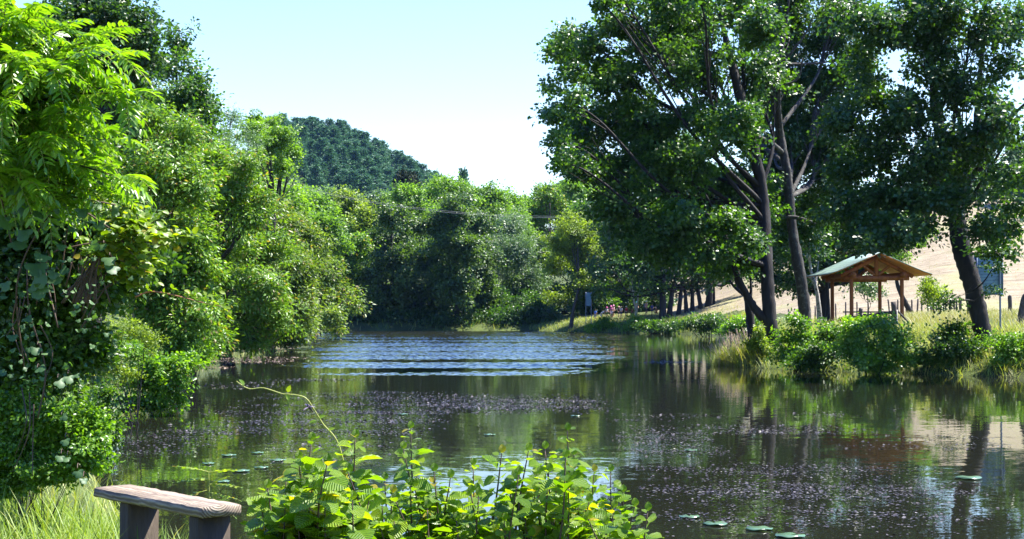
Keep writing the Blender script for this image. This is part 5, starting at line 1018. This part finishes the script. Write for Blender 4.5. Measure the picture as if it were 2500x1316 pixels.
person('child in a dark top and light pink hat, first of the middle pair', 1510.5, 172, 1.32, 'walk', (.10, .05, .06), NV, (.78, .38, .5), rot=.6)
person('child in a pale navy vest and cream hat, second of the middle pair', 1516.5, 171.5, 1.32, 'stand', (.60, .56, .62), NV, CR, rot=-.7, pack=NV)
person('child in a red top and white cap with dark blue shorts, standing alone', 1529, 171, 1.3, 'walk', RD, DK, (.78, .78, .74), rot=-.5, pack=DK)
person('person in dark red crouching left of the birch', 1543, 172, 1.35, 'crouch', (.16, .02, .04), DK, rot=.5)
person('person in dark clothes under a teal hat, behind the birch stems', 1554, 174, 1.5, 'stand', DK, NV, (.05, .32, .34), rot=.2)
person('adult in a pink checked shirt and white sun hat, tallest at the right', 1577.5, 171, 1.72, 'walk', (.66, .38, .44), (.08, .10, .16), (.8, .78, .72), rot=.9, pack=(.10, .16, .3))
person('child in a royal blue shirt right of the tall adult', 1592, 171.5, 1.32, 'stand', (.05, .11, .52), (.04, .06, .25), rot=-.2, pack=BL)
person('person in brown crouching at the right end of the walkers', 1602, 171.5, 1.3, 'crouch', (.30, .16, .09), (.2, .13, .08), CR, rot=-.9)

# ------------------------------------------------------------------ pines on the far hill, cypress, conifers
def pine_mesh(H, seed, kind=0):
    g = np.random.default_rng(seed); a = Acc(); tube(a, [[0, 0, -1, .24], [g.normal(0, .1), g.normal(0, .1), H * .5, .17], [0, 0, H * .97, .05]], 6, .03, mat=1, seg=3)
    lo = .42 if kind == 0 else .08; Rm = H * (.17 if kind == 0 else .16); nt_ = 26
    for i in range(nt_):
        f = (i + .5) / nt_; z = H * (lo + (1 - lo) * f); rr = Rm * ((1 - f) ** .65 * 1.0 + .12) * (.8 if kind == 0 and f < .12 else 1); 
        for j in range(4 if kind == 0 else 7):
            an = g.uniform(0, 6.28); d = np.array([cos(an), sin(an), g.uniform(-.1, .35)]); ln_ = rr * g.uniform(.5, 1.35); m_ = 13; t = g.uniform(.3, 1.05, m_)[:, None]
            c = np.array([0, 0, z]) + d * ln_ * t + g.normal(0, .24, (m_, 3)); ax = nrm(d * .7 + g.normal(0, .5, (m_, 3)) + [0, 0, .4]); nn = nrm(g.normal(0, .5, (m_, 3)) + [0, 0, .8])
            leaves(a, c, ax - nn * np.sum(ax * nn, 1, keepdims=True) * .6, nn, g.uniform(.5, .95, m_), T_dia(.2, .12))
    return a.mesh('pine_tree', [M_PINE, M_BARKP])
PM = [pine_mesh(13.5, 20 + i) for i in range(6)]; CMs = [pine_mesh(13, 40 + i, 1) for i in range(2)]
spots = []; g = np.random.default_rng(11)
while len(spots) < 285:
    Y = g.uniform(535, 735); px = g.uniform(655, 1062); x = (px - CX) / F * Y
    if (Y < 575 and px > 950) or any((x - q[0]) ** 2 + (Y - q[1]) ** 2 < 4.7 ** 2 for q in spots): continue
    spots.append((x, Y))
for i, (x, Y) in enumerate(spots):
    o = bpy.data.objects.new('pine_tree', PM[i % 6]); COL.objects.link(o); s_ = g.uniform(.7, 1.22); o.location = (x, Y, gz(x, Y)); o.scale = (s_ * 1.35, s_ * 1.35, s_); o.rotation_euler = (0, 0, g.uniform(0, 6.28))
    tag(o, 'blue green pine of the dense wood covering the far hillside', 'pine', 'pines of the far hillside wood')
def conifer(label, px, pytop, Y, wsc, name='conifer_tree'):
    x = (px - CX) / F * Y; z = gz(x, Y); H = CZ + (HY - pytop) / F * Y - z; o = bpy.data.objects.new(name, CMs[px % 2]); COL.objects.link(o); s_ = H / 13; o.location = (x, Y, z); o.scale = (s_ * wsc, s_ * wsc, s_); tag(o, label, 'conifer')
conifer('pointed dark conifer alone on the skyline right of the highest ash', 1131, 420, 420, .55)
conifer('small pointed conifer at the right foot of the pine hill', 1070, 432, 470, .6)
conifer('short conifer just right of the small pointed one on the skyline', 1082, 438, 460, .5)
conifer('conifer between the round pine and the small pointed one', 1052, 440, 480, .6)
conifer('faint conifer tip beside the sky gap, left of the green trees', 1368, 488, 400, .5)
o = px_tree('cypress_tree', 'nearly black cypress with a clipped flat top before the pine hill', 993, 262, [(993, 452, 17, 26), (983, 446, 10, 20), (1004, 446, 11, 20), (993, 470, 20, 30), (993, 432, 14, 10)], [(993, 500), (993, 430)], .3, 190, 70, .45, .34, DIA, M_CYP, M_BARK, flat=1., shape_jit=1.)
for i, (px, Y, bl, mt, lb) in enumerate([(800, 330, [(790, 472, 36, 16), (760, 488, 40, 18), (830, 482, 40, 16), (800, 500, 60, 22)], M_GREY, 'hazy green tree at the foot of the pine wood, below its dark trunks'), (930, 340, [(920, 485, 30, 22), (945, 495, 30, 22), (900, 500, 30, 20)], M_GREY, 'hazy bluish tree below the pine wood, left of the cypress'),
        (735, 300, [(735, 480, 36, 20), (710, 500, 36, 24), (760, 505, 40, 24)], M_ASHF, 'green tree behind the robinia at the foot of the hill'), (1290, 260, [(1290, 500, 30, 16), (1270, 520, 36, 24), (1310, 525, 30, 24)], M_ASHF, 'distant tree closing the sky gap right of the middle'), (1400, 280, [(1390, 460, 40, 18), (1440, 450, 40, 24), (1480, 470, 40, 30)], M_OAK, 'distant tree behind the left edge of the huge oak'),
        (680, 420, [(640, 450, 60, 26), (700, 440, 40, 16), (600, 470, 60, 30)], M_GREY, 'hazy tree low on the hill left of the robinia')]):
    px_tree('distant_tree', lb, px, Y, bl, [(px, min(b[1] for b in bl) + 60), (px, min(b[1] for b in bl) + 10)], .35, 80 * len(bl), 40, 1.1, .55, DIA, mt, M_BARK, cat='tree')
# trees at the top of the hay field, right edge
for px, Y, bl, lb in [(2440, 200, [(2420, 470, 50, 40), (2470, 460, 50, 45), (2400, 430, 40, 40), (2450, 500, 50, 22)], 'dark tree at the upper edge of the hay field, right of the leaning oak'), (2540, 185, [(2530, 440, 50, 70), (2500, 400, 50, 60), (2560, 500, 50, 40)], 'dark tree at the upper field corner throwing its shade on the hay'), (2330, 205, [(2330, 520, 50, 36), (2290, 540, 40, 30), (2370, 510, 40, 30), (2330, 450, 50, 40), (2290, 480, 40, 36), (2380, 450, 40, 40), (2420, 440, 30, 36)], 'dark tree on the upper field edge behind the leaning oak'), (1900, 200, [(1850, 640, 60, 50), (1930, 630, 60, 50), (1990, 610, 60, 50), (1780, 650, 50, 40)], 'dark tree beyond the field behind the huge oak trunk')]:
    px_tree('field_edge_tree', lb, px, Y, bl, [(px, min(b[1] for b in bl) + 60), (px, min(b[1] for b in bl) + 10)], .35, 90 * len(bl), 44, .9, .38, DIA, M_OAK_D, M_BARK, cat='tree')

# ------------------------------------------------------------------ power lines
M_WIRE = plain_mat('bright_cable', (.2, .21, .22), .45, .1, 3)
def cable(label, pts, r):
    a = Acc(); tube(a, [[*P(x, y, Y), r] for x, y, Y in pts], 6, seg=10); tag(a.build('power_cable', M_WIRE, smooth=True), label, 'cable')
cable('long sagging power cable crossing in front of the far bank trees', [(700, 452, 168), (870, 488, 170), (1040, 513, 172), (1210, 527, 174), (1400, 531, 176), (1560, 520, 178)], .015)
cable('twin cable running just above the long sagging one', [(700, 449, 168.6), (870, 484.5, 170.6), (1040, 509.5, 172.6), (1210, 523.5, 174.6), (1400, 527.5, 176.6), (1560, 516, 178.6)], .013)
cable('upper pale cable before the pine wood, rising to the cypress', [(850, 487, 330), (900, 468, 318), (960, 453, 300), (1010, 444, 285)], .03)
cable('lower pale cable before the pine wood, under the upper one', [(850, 493, 330), (900, 473, 318), (960, 459, 300), (1010, 450, 285)], .03)
